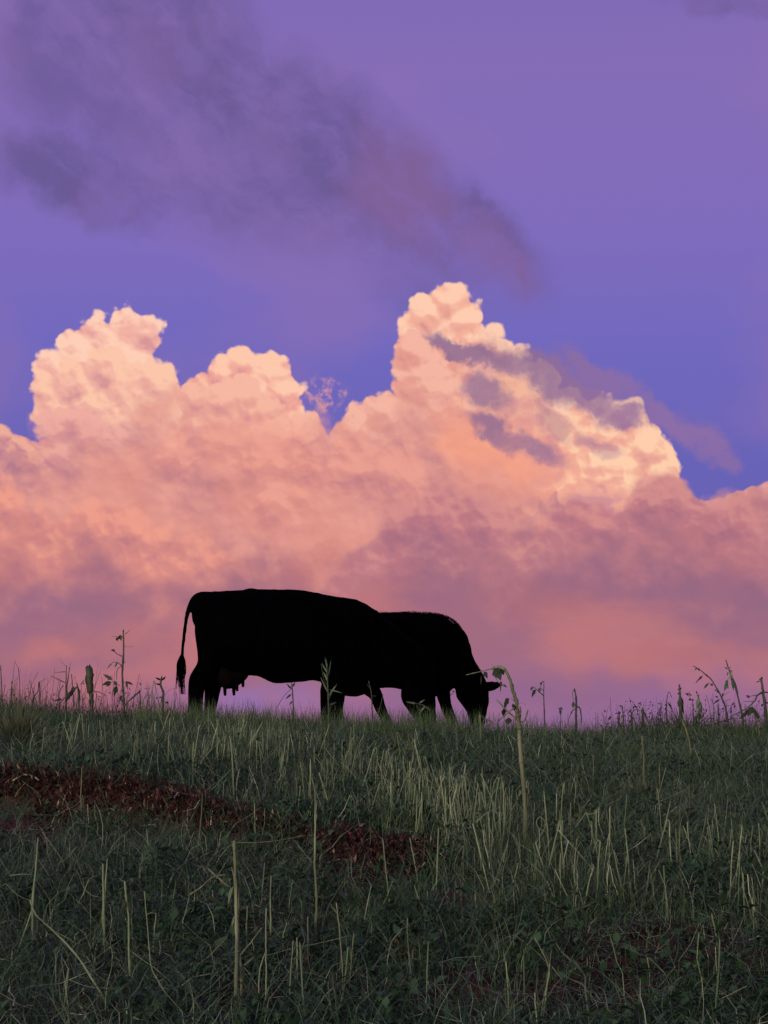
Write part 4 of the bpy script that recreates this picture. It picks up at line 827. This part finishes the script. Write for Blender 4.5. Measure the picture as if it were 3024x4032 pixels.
tussock('large spiky dark tussock fanning out at the left edge below the crest', 'grass_tussock', (41, 1619),
        [ZA(*p) for p in [(100, 560), (60, 640), (20, 600), (-60, 640), (180, 600), (230, 560), (300, 560), (350, 620), (420, 640), (560, 700), (640, 690), (700, 740), (800, 720), (800, 822), (770, 800), (740, 760), (500, 620), (150, 580), (-20, 700), (720, 830), (680, 930), (740, 960)]], 260, 118, 2.6, 12, M_DARKSTEM, .62, maxang=68)
tussock('round spiky rosette of stiff pointed leaves breaking the right crest', 'spiky_rosette', (1481, 1566),
        [ZC(*p) for p in [(440, 722), (500, 740), (528, 665), (560, 640), (590, 610), (622, 640), (660, 560), (700, 600), (1052, 608), (1125, 652), (1095, 680), (1000, 618), (985, 680), (1060, 730), (480, 800), (420, 780), (960, 640), (640, 700), (1040, 660), (560, 720)]], 130, 72, 3.8, 8, M_DARKSTEM, .32, Y=14.0, maxang=84)
tussock('spreading brownish tussock on the right slope around a slim stalk', 'grass_tussock', (1386, 1737),
        [Z3(*p) for p in [(730, 820), (770, 780), (800, 745), (850, 750), (900, 765), (960, 770), (1010, 800), (1060, 850), (1080, 880), (700, 860), (690, 920)]], 130, 66, 2.4, 8, M_DARKSTEM, .6, maxang=66)
tussock('faint upright tussock below and right of the brownish one', 'grass_tussock', (1472, 1788),
        [Z3(*p) for p in [(1100, 960), (1150, 900), (1185, 890), (1230, 960), (1270, 1000), (1120, 1000)]], 80, 60, 2.2, 8, M_DARKSTEM, .8, maxang=50)
tussock('low tussock of fine blades just under the left crest, right of the large one', 'grass_tussock', (110, 1632), [], 50, 40, 1.3, 8, M_DARKSTEM, .6, maxang=60)
tussock('bushy dark tussock standing up on the crest at the far left edge', 'grass_tussock', (14, 1548), [], 110, 52, 2.0, 12, M_DARKSTEM, .5, Y=13.6, maxang=55)
tussock('bushy tuft of thin blades on the right crest under the tasselled reed', 'grass_tussock', (1600, 1580), [], 120, 60, 2.0, 16, M_DARKSTEM, .45, Y=13.8, maxang=60)
tussock('low dark tuft on the crest just left of the spiky rosette', 'grass_tussock', (1378, 1576), [], 70, 34, 2.0, 14, M_DARKSTEM, .45, Y=14.0, maxang=60)
print('heroes done')

# ------------------------------------------------------------------ stubble
def stubble_proto(k):
    h = 1.0; mb = MB(); bend = rnd.uniform(-.13, .13)
    pts = [Vector((0, 0, -.12)), Vector((bend * .5, rnd.uniform(-.02, .02), .35)), Vector((bend, rnd.uniform(-.03, .03), .7)), Vector((bend * 1.2 + rnd.uniform(-.05, .05), 0, 1.0))]
    mb.tube(pts, .034, .024, 5, 2, .004, .35, .25 + .5 * k / 11, True)
    if k % 4 == 3:      # tip snapped and hanging
        a = pts[-1]; mb.tube([a, a + Vector((.10, .02, .03)), a + Vector((.22, .03, -.16))], .02, .012, 4, 2, .003, 0, .5, True)
    s_ = mb.build('stubble_stalk', M_STUBBLE)
    kids = []
    for j in range((0, 1, 2, 1, 0, 1)[k % 6]):
        z = rnd.uniform(.25, .9); a = rnd.uniform(0, 6.28)
        kids.append(MB().leaf(Vector((bend * z, 0, z)), (math.cos(a), math.sin(a), .5), rnd.uniform(.18, .38), .05, 1.3, tone=.6).build('dry_leaf', M_STRAND, s_))
    return s_, kids
protos = [stubble_proto(k) for k in range(12)]
# bands of stubble
def band_density(x, y):
    b1_ = np.exp(-((y - np.interp(x, [-1.6, -1.0, -.45, 0, .36, 1.08, 1.5, 2.2], [9.3, 8.9, 8.3, 7.6, 7.0, 6.3, 5.8, 5.4])) / 0.72) ** 2) * ss(x, -1.7, -0.6) * (1 - 0.55 * ss(x, 1.3, 2.0))
    b2_ = np.exp(-((y - 10.4) / 1.5) ** 2) * ss(-x, -0.4, 0.8) * (1 - ss(-x, 1.6, 2.4))
    return (b1_ * 1.25 + b2_ * 0.30 + 0.055) * (0.10 + 1.8 * ss(fbm(x, y, 2.2, 3, 51), 0.45, 0.64)) * (1 - bare(x, y) * .9)
n = 90000
x, y = scatter(n, 4.2, 15.2, 0.85, 1.05); k = rng.random(n) < band_density(x, y) * 0.105; x, y = x[k], y[k]; n = len(x)
far = ss(y, 9, 14); ht = (0.07 + 0.20 * rng.random(n) ** 1.7) * (1 + 0.15 * far)
size = ht / y; order = np.argsort(-size)
NT = 290 - 0
used = 0
MARKS = [((1136, 1838), 'the big broken stalk'), ((506, 2150), 'the thickest foreground stalk'), ((680, 2030), 'the tall green stalk'), ((1386, 1737), 'the brownish tussock'), ((1472, 1788), 'the faint tussock'), ((41, 1640), 'the large left tussock'),
         ((1215, 1988), 'the fallen branches'), ((530, 1800), 'the red furrow end'), ((200, 1720), 'the red furrow edge'), ((1270, 1850), 'the stick tent'), ((225, 2060), 'the twin cut stalks'), ((150, 2070), 'the leaning diagonal stalk'), ((760, 2150), 'the forked slim stalk'),
         ((504, 1727), 'the tall left slope stalk'), ((709, 1650), 'the feathery weed'), ((1100, 2150), 'the yellow footed stalk'), ((1400, 2140), 'the bead tipped stalk'), ((870, 2070), 'the orange fern'), ((1620, 2000), 'the pale leafy weed'), ((1491, 1640), 'the pale bent stalk'),
         ((820, 1890), 'the red soil patch'), ((1045, 1860), 'the very tall band stalk'), ((980, 1600), 'the second cow'), ((430, 1590), 'the front cow hind legs')]
MARKS = [(at(*m, ground_hit(*m)), t) for m, t in MARKS]
def stub_label(x, y, k, lean, tall):
    mx, t = min(MARKS, key=lambda m: (m[0].x - x) ** 2 + ((m[0].y - y) * .5) ** 2)
    dx_, dy_ = x - mx.x, y - mx.y
    where = 'right of' if dx_ > abs(dy_) * .6 else 'left of' if dx_ < -abs(dy_) * .6 else 'beyond' if dy_ > 0 else 'in front of'
    kind = 'snapped' if k % 4 == 3 else ('bare', 'one-leaved', 'two-leaved', 'one-leaved', 'bare', 'one-leaved')[k % 6]
    w = 'left-tilted' if lean < -.20 else 'left-leaning' if lean < -.07 else 'right-tilted' if lean > .20 else 'right-leaning' if lean > .07 else 'upright'; near_ = 'close' if math.hypot(dx_, dy_) < .35 else 'well' if math.hypot(dx_, dy_) > .8 else 'a little'
    gp = 'stalks' if y < 6 else 'b'
    gp = 'short stalks in the foreground weeds' if y < 6.0 else 'stubble stalks on the left slope' if x < -.06 * y else 'stubble stalks in the right band' if x > .063 * y else 'stubble stalks in the middle band'
    return ('%s %s %s stubble stalk %s %s %s' % (tall, w, kind, near_, where, t)).replace('close right', 'close to the right').replace('close left', 'close to the left').replace('well in front', 'far in front').replace('close beyond', 'just beyond').replace('close in front', 'just in front'), gp
pick = order[:235]; rest = order[235:]
for j, i_ in enumerate(pick):
    s0, kids = protos[j % 12]
    if j < 12: o, kk = s0, kids
    else:
        o = s0.copy(); C.objects.link(o); kk = []
        for c in kids:
            d = c.copy(); C.objects.link(d); d.parent = o
    xx, yy, hh = float(x[i_]), float(y[i_]), float(ht[i_])
    o.location = (xx, yy, float(H(xx, yy))); th = rnd.uniform(.32, .72) * (0.12 / hh) ** .6
    o.scale = (hh * th, hh * th, hh); lean = rnd.gauss(0, .20)
    o.rotation_euler = (Matrix.Rotation(lean, 3, 'Y') @ Matrix.Rotation(rnd.gauss(0, .15), 3, 'X') @ Matrix.Rotation(rnd.uniform(0, 6.28), 3, 'Z')).to_euler()
    lb, gp = stub_label(xx, yy, j % 12, lean, 'tall' if hh > .21 else 'short' if hh < .15 else 'medium'); o['label'] = lb; o['category'] = 'stubble stalk'; o['group'] = gp
same = {}
for o in [o for o in C.objects if o.get('category') == 'stubble stalk']: same.setdefault(o['label'], []).append(o)
ORD = ['leftmost', 'second from left', 'third from left', 'fourth from left', 'fifth from left', 'sixth from left', 'seventh from left']
for lb, os_ in same.items():
    if len(os_) > 1:
        os_.sort(key=lambda o: o.location.x / o.location.y)
        for k, o in enumerate(os_[:7]): o['label'] = lb + ', ' + (('left one', 'right one')[k] if len(os_) == 2 else 'rightmost' if k == len(os_) - 1 else ORD[k])
# the rest of the stubble: thousands of thin stems, one object
def stems_np(name, x, y, h, r, lean, m, tone, seg=2, sides=3, bend=0.25):
    n = len(x); z = H(x, y) - 0.01; a = rng.random(n) * 2 * np.pi; rings = []
    px_, py_, pz_ = x.copy(), y.copy(), z.copy(); an = lean.copy()
    for k in range(seg + 1):
        rr = r * (1 - 0.35 * k / seg)
        for j in range(sides):
            w = 2 * np.pi * j / sides + a
            rings.append(np.stack([px_ + np.cos(w) * rr, py_ + np.sin(w) * rr, pz_], -1))
        st = h / seg; px_ = px_ + np.cos(a) * np.sin(an) * st; py_ = py_ + np.sin(a) * np.sin(an) * st; pz_ = pz_ + np.cos(an) * st; an = an + (rng.random(n) - .5) * bend; a = a + (rng.random(n) - .5) * bend * 2
    V = np.stack(rings, 1); q = []
    for k in range(seg):
        for j in range(sides): q.append([k * sides + j, k * sides + (j + 1) % sides, (k + 1) * sides + (j + 1) % sides, (k + 1) * sides + j])
    nv = (seg + 1) * sides
    F = (np.arange(n)[:, None, None] * nv + np.array(q)[None]).reshape(-1, 4)
    return quads(name, V.reshape(-1, 3), F, m, {'tone': np.repeat(np.clip(tone, 0, 1), nv)}, smooth=False)
xr, yr = x[rest], y[rest]
x2, y2 = scatter(60000, 4.2, 15.2, 0.8, 1.08); k = rng.random(len(x2)) < band_density(x2, y2) * 0.75; x2, y2 = x2[k], y2[k]
xr = np.concatenate([xr, x2]); yr = np.concatenate([yr, y2]); n = len(xr)
hh = 0.05 + 0.17 * rng.random(n) ** 1.6
stuff(stems_np('stubble', xr, yr, hh, 0.0011 + 0.0020 * rng.random(n) ** 1.5, rng.random(n) ** 1.5 * 0.6, M_STUBBLE, rng.random(n) ** 1.7, 3, 3, .8), 'thousands of thin straw coloured stubble stems in the grass', 'stubble')
n = 9000
x, y = scatter(n, 4.0, 13.5, 1.3)
o = stems_np('cut_stems', x, y, 0.06 + 0.22 * rng.random(n) ** 1.8, 0.0012 + 0.0028 * rng.random(n) ** 2, 1.15 + 0.5 * rng.random(n), M_STUBBLE, rng.random(n) ** 1.6, 3, 3, .5)
me = o.data; co = np.empty(len(me.vertices) * 3, np.float32); me.vertices.foreach_get('co', co); co = co.reshape(-1, 3)
co[:, 2] = np.maximum(co[:, 2], H(co[:, 0], co[:, 1]) + 0.02) + np.repeat(0.05 * rng.random(n), 12); me.vertices.foreach_set('co', co.ravel())
stuff(o, 'cut and flattened dry stems lying every way on the grass', 'straw')
# wispy dry stems sticking up along the crest
n = 3200
x = (rng.random(n) * 2 - 1) * 4.2; y = 13.0 + 2.9 * rng.random(n)
k = (fbm(x, y * 0, 1.4, 3, 61) + 0.25 * ss(-x, 1.6, 2.6) + .15 * ss(x, 2.0, 3.0)) > rng.random(n) * .9 + .12; x, y = x[k], y[k]; n = len(x)
hh = (0.05 + 0.27 * rng.random(n) ** 2.6) * (1 + 0.7 * ss(-x, 1.6, 2.4) + .5 * ss(x, 1.6, 2.4))
stuff(stems_np('crest_stems', x, y, hh, 0.0012 + 0.0022 * rng.random(n) ** 2, rng.random(n) ** 2 * 0.5, M_DARKSTEM, rng.random(n), 4, 3, .5), 'wispy thin weed stems sticking up along the crest against the sky', 'weeds')
n = 32000; x = (rng.random(n) * 2 - 1) * 4.2; y = 12.6 + 3.2 * rng.random(n)
cl = ss(fbm(x, y, 1.7, 3, 81), .44, .66) + .55 * ss(-x, 2.0, 3.2) + .9 * ss(x, 1.7, 2.6) + .9 * ss(x, -2.4, -2.0) * (1 - ss(x, .6, 1.1)); k = rng.random(n) < cl * .9 + .04; x, y, cl = x[k], y[k], cl[k]; n = len(x)
stuff(blades('crest_grass', x, y, (0.06 + 0.19 * rng.random(n) ** 2.0) * (.55 + .75 * np.minimum(cl, 1.3)), 0.25 + 0.7 * rng.random(n), 0.003 + 0.003 * rng.random(n), 3, M_GRASS, .1 + .5 * rng.random(n)), 'taller shaggy clumps of grass along the crest', 'grass')
n = 520
x = np.concatenate([2.0 + 1.9 * rng.random(n), -1.9 - 2.0 * rng.random(160)]); n = len(x); y = 13.3 + 1.3 * rng.random(n)
hh = 0.10 + 0.30 * rng.random(n) ** 1.8
stuff(stems_np('crest_weeds', x, y, hh, 0.0014 + 0.0022 * rng.random(n), 0.15 + rng.random(n) * 0.5, M_DARKSTEM, rng.random(n) * .6, 5, 3, 1.1), 'tangled dark weed twigs thickening the ends of the crest', 'weeds')
m = 7; xl = np.repeat(x, m) + (rng.random(n * m) - .5) * .16; yl = np.repeat(y, m) + (rng.random(n * m) - .5) * .1
stuff(leaf_cover('crest_weed_leaves', xl, yl, 0.012 + 0.035 * rng.random(n * m) ** 2, M_HERO_LEAF, rng.random(n * m), np.repeat(hh, m) * (.25 + .8 * rng.random(n * m)), (rng.random(n * m) - .6) * 1.8, 0.2), 'small torn dark leaves on the weeds along the crest', 'weeds')
n = 2200; x = (rng.random(n) * 2 - 1) * 4.1; y = 13.4 + 2.0 * rng.random(n)
stuff(leaf_cover('crest_sprigs', x, y, 0.012 + 0.03 * rng.random(n) ** 2, M_WEEDLEAF, rng.random(n), 0.03 + 0.13 * rng.random(n) ** 1.5, (rng.random(n) - 0.4) * 1.6), 'tiny leaf sprigs of the low weeds along the crest', 'weeds')
print('stubble done')

# ------------------------------------------------------------------ cows
def cow_mesh(name, Y, sections, m, voxel=0.011, rough=0.0035, origin=(0, 0, 0)):
    """sections: list of limbs; each limb is a list of (x, y, r_in_picture, r_in_depth, depth_offset) rings, closed, then all fused by a voxel remesh"""
    k = 0.496 * 1.8228 / FPX * Y; bm = bmesh.new(); NS = 20
    for limb, cap in sections:
        rings = []
        P = [(at(*ZK(a, b), Y) + Vector((0, dz, 0)), r1 * k, r2 * k) for a, b, r1, r2, dz in limb]
        C_ = smooth_path([p for p, _, _ in P], 4); R1 = []; R2 = []
        for i in range(len(P) - 1):
            for j in range(4):
                t = j / 4; t = t * t * (3 - 2 * t) * .5 + t * .5; R1.append(P[i][1] * (1 - t) + P[i + 1][1] * t); R2.append(P[i][2] * (1 - t) + P[i + 1][2] * t)
        R1.append(P[-1][1]); R2.append(P[-1][2]); m_ = len(C_)
        for i, c in enumerate(C_):
            d = C_[min(i + 1, m_ - 1)] - C_[max(i - 1, 0)]
            if cap == 'vertical': d = Vector((1, 0, 0))
            d.normalize(); nn = Vector((-d.z, 0, d.x)); nn.normalize(); dep = Vector((0, 1, 0)); rings.append((c, d, nn, dep, R1[i], R2[i]))
        full = []
        for s_, idx in ((-1, 0), (1, m_ - 1)):
            c, d, nn, dep, a, b = rings[idx]; caps = [(c + d * s_ * min(a, b) * 0.5 * math.sin(w), d, nn, dep, a * math.cos(w), b * math.cos(w)) for w in (R(28), R(52), R(72), R(86))]
            full = (list(reversed(caps)) + rings) if s_ < 0 else full + caps
        vr = []
        for c, d, nn, dep, a, b in full:
            row = []
            for q_ in range(NS):
                w = 2 * math.pi * q_ / NS; cw, sw_ = math.cos(w), math.sin(w)
                row.append(bm.verts.new(c + nn * a * cw + dep * b * math.copysign(abs(sw_) ** 0.85, sw_)))
            vr.append(row)
        for i in range(len(vr) - 1):
            for q_ in range(NS): bm.faces.new((vr[i][q_], vr[i][(q_ + 1) % NS], vr[i + 1][(q_ + 1) % NS], vr[i + 1][q_]))
        bm.faces.new(list(reversed(vr[0]))); bm.faces.new(vr[-1])
    bmesh.ops.recalc_face_normals(bm, faces=bm.faces)
    me = bpy.data.meshes.new('raw'); bm.to_mesh(me); bm.free()
    o = bpy.data.objects.new('raw', me); C.objects.link(o)
    rm = o.modifiers.new('r', 'REMESH'); rm.mode = 'VOXEL'; rm.voxel_size = voxel
    sm = o.modifiers.new('s', 'SMOOTH'); sm.factor = 0.5; sm.iterations = 5
    dg = bpy.context.evaluated_depsgraph_get(); ev = o.evaluated_get(dg); me2 = bpy.data.meshes.new_from_object(ev)
    bpy.data.objects.remove(o); bpy.data.meshes.remove(me)
    n = len(me2.vertices); co = np.empty(n * 3, np.float32); me2.vertices.foreach_get('co', co); co = co.reshape(-1, 3); no = np.empty(n * 3, np.float32); me2.vertices.foreach_get('normal', no); no = no.reshape(-1, 3)
    f = fbm(co[:, 0] + co[:, 1] * .7 + 50, co[:, 2] + co[:, 1] * .5 + 50, 28, 3, 3) - .5 + 1.6 * (fbm(co[:, 0] + 50, co[:, 2] + co[:, 1] + 50, 5, 2, 8) - .5)
    co = co + no * (f * rough)[:, None] - np.array(origin, np.float32); me2.vertices.foreach_set('co', co.ravel())
    me2.polygons.foreach_set('use_smooth', [True] * len(me2.polygons)); me2.materials.clear(); me2.materials.append(m); me2.name = name
    ob = bpy.data.objects.new(name, me2); C.objects.link(ob); print(name, n); return ob
def trunk(st, wid):
    return [(x, (t + b) / 2, (b - t) / 2, w, 0) for (x, t, b), w in zip(st, wid)]
def hairs(name, pts, Y, n, L, m, parent, dirf, origin, wd=0.0012, spread=0.02, deps=0.06):
    k = 0.496 * 1.8228 / FPX * Y; mb = MB(); P = smooth_path([at(*ZK(a, b), Y) for a, b in pts], 8)
    for _ in range(n):
        t = rnd.random() * (len(P) - 1.001); i = int(t); p = P[i].lerp(P[i + 1], t - i); tn = (P[i + 1] - P[i]).normalized(); up = Vector((-tn.z, 0, tn.x))
        p = p + Vector((0, rnd.uniform(-deps, deps), 0)) - up * spread * rnd.random(); d = dirf(tn, up); l = L * rnd.uniform(.4, 1.0); w = Vector((0, 1, 0)).cross(d).normalized() * wd
        b = len(mb.v); mid = p + d * l * .5 + Vector((0, 0, .04 * l)); e = p + d * l + Vector((rnd.uniform(-.1, .1), rnd.uniform(-.1, .1), -.22)) * l
        mb.v += [p - w, p + w, mid - w * .7, mid + w * .7, e]; mb.t += [.5] * 5; mb.f += [(b, b + 1, b + 3, b + 2), (b + 2, b + 3, b + 4)]
    return mb.build(name, m, parent, origin)

Y1 = 15.9
org1 = at(*ZK(560, 700), Y1); org1.z = float(H(org1.x, org1.y))
cow1 = root('cow', 'large black cow with a hanging udder, nearest, standing side on along the crest', 'cow', org1, 'cows grazing on the crest')
st = [(196, 168, 300), (225, 146, 415), (270, 139, 478), (330, 137, 502), (400, 133, 508), (460, 131, 512), (530, 131, 542), (590, 131, 541), (650, 135, 537), (700, 144, 530), (740, 153, 540), (790, 161, 572), (840, 167, 597), (885, 174, 602), (925, 192, 592), (965, 218, 570)]
wd = [50, 90, 110, 118, 130, 138, 146, 150, 148, 142, 132, 124, 118, 110, 98, 80]
body = [(trunk(st, wd), 'vertical'),
        ([(228, 250, 42, 60, .0), (236, 330, 46, 60, -.10), (256, 420, 52, 44, -.15), (244, 480, 46, 32, -.17), (210, 530, 41, 24, -.17), (200, 575, 35, 20, -.17), (197, 630, 32, 19, -.17), (196, 680, 32, 20, -.17), (198, 722, 33, 24, -.17)], 'path'),   # near hind leg
        ([(260, 300, 54, 60, .05), (280, 400, 60, 44, .14), (278, 480, 48, 34, .17), (258, 540, 38, 22, .17), (250, 600, 32, 19, .17), (242, 655, 27, 18, .17), (242, 700, 27, 22, .17), (244, 722, 28, 24, .17)], 'path'),   # far hind leg
        ([(800, 420, 66, 50, -.08), (802, 510, 50, 36, -.14), (806, 570, 36, 26, -.16), (808, 610, 31, 21, -.16), (806, 650, 27, 18, -.16), (806, 690, 25, 18, -.16), (810, 722, 27, 22, -.16)], 'path'),      # near foreleg
        ([(880, 470, 60, 45, .08), (940, 550, 40, 32, .13), (972, 590, 30, 22, .15), (990, 640, 26, 18, .15), (1006, 675, 22, 16, .15), (1020, 706, 21, 18, .15), (1030, 724, 23, 20, .15)], 'path'),      # far foreleg, stepping forward
        ([(900, 370, 165, 95, 0), (960, 400, 150, 84, 0), (1030, 430, 124, 66, 0), (1100, 460, 108, 56, 0), (1150, 490, 84, 48, 0), (1165, 530, 80, 46, -.01)], 'path'),   # neck
        ([(1150, 490, 66, 50, 0), (1160, 540, 76, 54, 0), (1161, 595, 79, 50, 0), (1174, 640, 64, 40, 0), (1188, 680, 50, 33, 0), (1196, 706, 43, 32, 0), (1199, 722, 36, 28, 0)], 'path'),   # head
        ([(1170, 515, 14, 9, -.10), (1150, 512, 22, 8, -.17), (1120, 520, 22, 6, -.24), (1100, 530, 9, 4, -.28)], 'path'),   # near ear
        ([(1180, 505, 12, 8, .10), (1165, 500, 20, 7, .17), (1150, 505, 18, 6, .22)], 'path'),
        ([(250, 168, 26, 22, 0), (215, 166, 24, 18, 0), (188, 176, 20, 14, 0), (166, 205, 14, 11, 0), (150, 250, 9.5, 9, 0), (141, 310, 8.5, 8, 0), (134, 370, 7.5, 7, 0), (129, 425, 7.5, 7, 0)], 'path'),   # tail
        ([(405, 141, 9, 20, 0), (430, 138, 10, 18, 0), (455, 141, 9, 18, 0)], 'path')]      # bump of the hip bones
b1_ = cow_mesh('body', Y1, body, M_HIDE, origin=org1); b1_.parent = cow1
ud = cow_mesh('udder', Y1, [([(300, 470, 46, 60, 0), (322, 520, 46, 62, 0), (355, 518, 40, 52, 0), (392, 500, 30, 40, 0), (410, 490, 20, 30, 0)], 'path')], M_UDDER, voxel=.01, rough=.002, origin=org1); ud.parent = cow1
for a, b, d_ in ((318, 560, -.05), (370, 540, -.05), (352, 556, .06), (392, 520, .05)):
    t_ = cow_mesh('teat', Y1, [([(a, b - 6, 9, 9, d_), (a, b + 18, 7.5, 7.5, d_), (a + 1, b + 36, 6, 6, d_)], 'path')], M_UDDER, voxel=.004, rough=0, origin=org1); t_.parent = ud
def switch_hair(pts, Y, n, parent, origin):
    mb = MB(); k = 0.496 * 1.8228 / FPX * Y
    for _ in range(n):
        o_ = rnd.gauss(0, 1); q_ = []
        L = rnd.uniform(.55, 1.0); m_ = len(pts)
        for i, (a, b, r) in enumerate(pts):
            if i / (m_ - 1) > L: break
            q_.append(at(*ZK(a, b), Y) + Vector((max(-1, min(1, o_ * .55)) * r * k + rnd.uniform(-.003, .003), rnd.uniform(-1, 1) * r * k * .6, 0)))
        if len(q_) > 2: mb.tube(q_, .0022, .0006, 3, 2, .001, 0, .5)
    return mb.build('tail_switch', M_HIDE, parent, origin)
switch_hair([(129, 418, 5), (127, 440, 14), (125, 465, 19), (127, 495, 18), (124, 525, 15), (128, 560, 13), (132, 590, 11), (135, 618, 9)], Y1, 260, b1_, org1)
switch_hair([(118, 470, 10), (112, 500, 7), (106, 540, 4), (103, 570, 3), (110, 600, 3)], Y1, 22, b1_, org1)
def eye(Z, a, b, Y, dep, parent, origin):
    p = at(*ZK(a, b), Y) + Vector((0, dep, 0)); bm = bmesh.new(); bmesh.ops.create_uvsphere(bm, u_segments=12, v_segments=8, radius=.016, matrix=Matrix.Translation(p - Vector(origin)))
    me = bpy.data.meshes.new('eye'); bm.to_mesh(me); bm.free(); me.materials.append(M_HIDE); o = bpy.data.objects.new('eye', me); C.objects.link(o); o.parent = parent
eye(None, 1172, 555, Y1, -.108, b1_, org1); eye(None, 1172, 555, Y1, .108, b1_, org1)
def hoof(a, b, r, Y, dep, parent, origin):
    k = 0.496 * 1.8228 / FPX * Y; p = at(*ZK(a, b), Y) + Vector((0, dep, 0)); p.z = float(H(p.x, p.y)); mb = MB()
    mb.tube([p + Vector((.02, 0, -.01)), p + Vector((.01, 0, .03)), p + Vector((0, 0, .07))], r * k * 1.25, r * k, 10, 2, 0, 0, .5); mb.build('hoof', M_HOOF, parent, origin)
for a, d_ in ((202, -.17), (254, .17), (814, -.16), (1034, .15)): hoof(a, 716, 24, Y1, d_, b1_, org1)

Y2 = 17.0
org2 = at(*ZK(1000, 715), Y2); org2.z = float(H(org2.x, org2.y))
cow2 = root('cow', 'smaller black shaggy maned cow grazing just behind, its head at the broken stalk', 'cow', org2, 'cows grazing on the crest')
st = [(745, 300, 430), (775, 262, 500), (830, 244, 540), (900, 236, 560), (980, 234, 562), (1050, 233, 564), (1110, 232, 576), (1170, 234, 590), (1230, 240, 600), (1270, 250, 592), (1300, 268, 575)]
wd = [40, 82, 104, 118, 124, 124, 118, 110, 100, 88, 72]
body = [(trunk(st, wd), 'vertical'),
        ([(790, 360, 50, 60, -.03), (800, 450, 44, 44, -.12), (790, 520, 38, 30, -.16), (768, 575, 34, 21, -.16), (766, 630, 31, 17, -.16), (764, 685, 28, 17, -.16), (764, 715, 27, 22, -.16)], 'path'),
        ([(820, 380, 50, 60, .05), (850, 470, 44, 40, .14), (838, 540, 28, 26, .16), (815, 590, 24, 18, .16), (812, 650, 17, 16, .16), (815, 715, 22, 21, .16)], 'path'),
        ([(1190, 420, 66, 46, -.06), (1195, 530, 42, 32, -.13), (1200, 600, 26, 22, -.15), (1205, 660, 18, 16, -.15), (1212, 715, 22, 20, -.15)], 'path'),
        ([(1235, 440, 62, 46, .06), (1262, 540, 38, 30, .12), (1270, 590, 31, 22, .14), (1282, 640, 26, 18, .14), (1300, 688, 23, 17, .14), (1312, 720, 25, 20, .14)], 'path'),
        ([(1230, 400, 150, 86, 0), (1272, 410, 135, 76, 0), (1305, 440, 105, 62, 0), (1332, 470, 84, 54, 0), (1362, 500, 66, 48, 0), (1380, 530, 64, 46, 0)], 'path'),
        ([(1350, 480, 60, 48, 0), (1378, 530, 68, 52, 0), (1394, 580, 74, 50, 0), (1408, 625, 60, 41, 0), (1414, 665, 44, 34, 0), (1416, 700, 35, 30, 0), (1418, 722, 32, 27, 0)], 'path'),
        ([(1420, 560, 20, 10, -.06), (1450, 560, 23, 8, -.10), (1478, 558, 22, 6, -.13), (1500, 552, 14, 5, -.15), (1511, 547, 5, 3, -.16)], 'path'),
        ([(1400, 520, 20, 10, .08), (1370, 525, 24, 8, .16), (1345, 535, 18, 6, .22)], 'path'),
        ([(770, 300, 22, 20, 0), (745, 330, 13, 12, 0), (738, 400, 9, 8, .02), (736, 480, 8, 8, .05), (742, 560, 7, 7, .08)], 'path')]
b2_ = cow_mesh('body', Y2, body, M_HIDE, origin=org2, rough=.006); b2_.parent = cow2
fz = lambda t, u: (t * -rnd.uniform(.1, .9) + u * rnd.uniform(.5, 1.0) + Vector((0, rnd.uniform(-.5, .5), 0))).normalized()
hairs('mane', [(1085, 234), (1130, 233), (1200, 236), (1250, 243), (1290, 256), (1325, 280), (1348, 312), (1368, 362), (1385, 410), (1400, 460), (1416, 500)], Y2, 4200, .026, M_HIDE, b2_, fz, org2, .0013, .02, .07)
hairs('coat_hair', [(990, 233), (1040, 233), (1090, 233)], Y2, 260, .014, M_HIDE, b2_, fz, org2, .001, .01, .05)
hairs('throat_hair', [(1262, 575), (1290, 590), (1310, 570)], Y2, 100, .02, M_HIDE, b2_, lambda t, u: (-u + Vector((rnd.uniform(-.4, .4), 0, 0))).normalized(), org2)
hairs('poll_tuft', [(1405, 495), (1425, 505), (1440, 520), (1446, 540)], Y2, 160, .035, M_HIDE, b2_, fz, org2, .0013, .01, .05)
eye(None, 1425, 585, Y2, -.118, b2_, org2); eye(None, 1425, 585, Y2, .118, b2_, org2)
for a, d_ in ((766, -.16), (815, .16), (1214, -.15), (1318, .14)): hoof(a, 716, 21, Y2, d_, b2_, org2)
print('cows done')
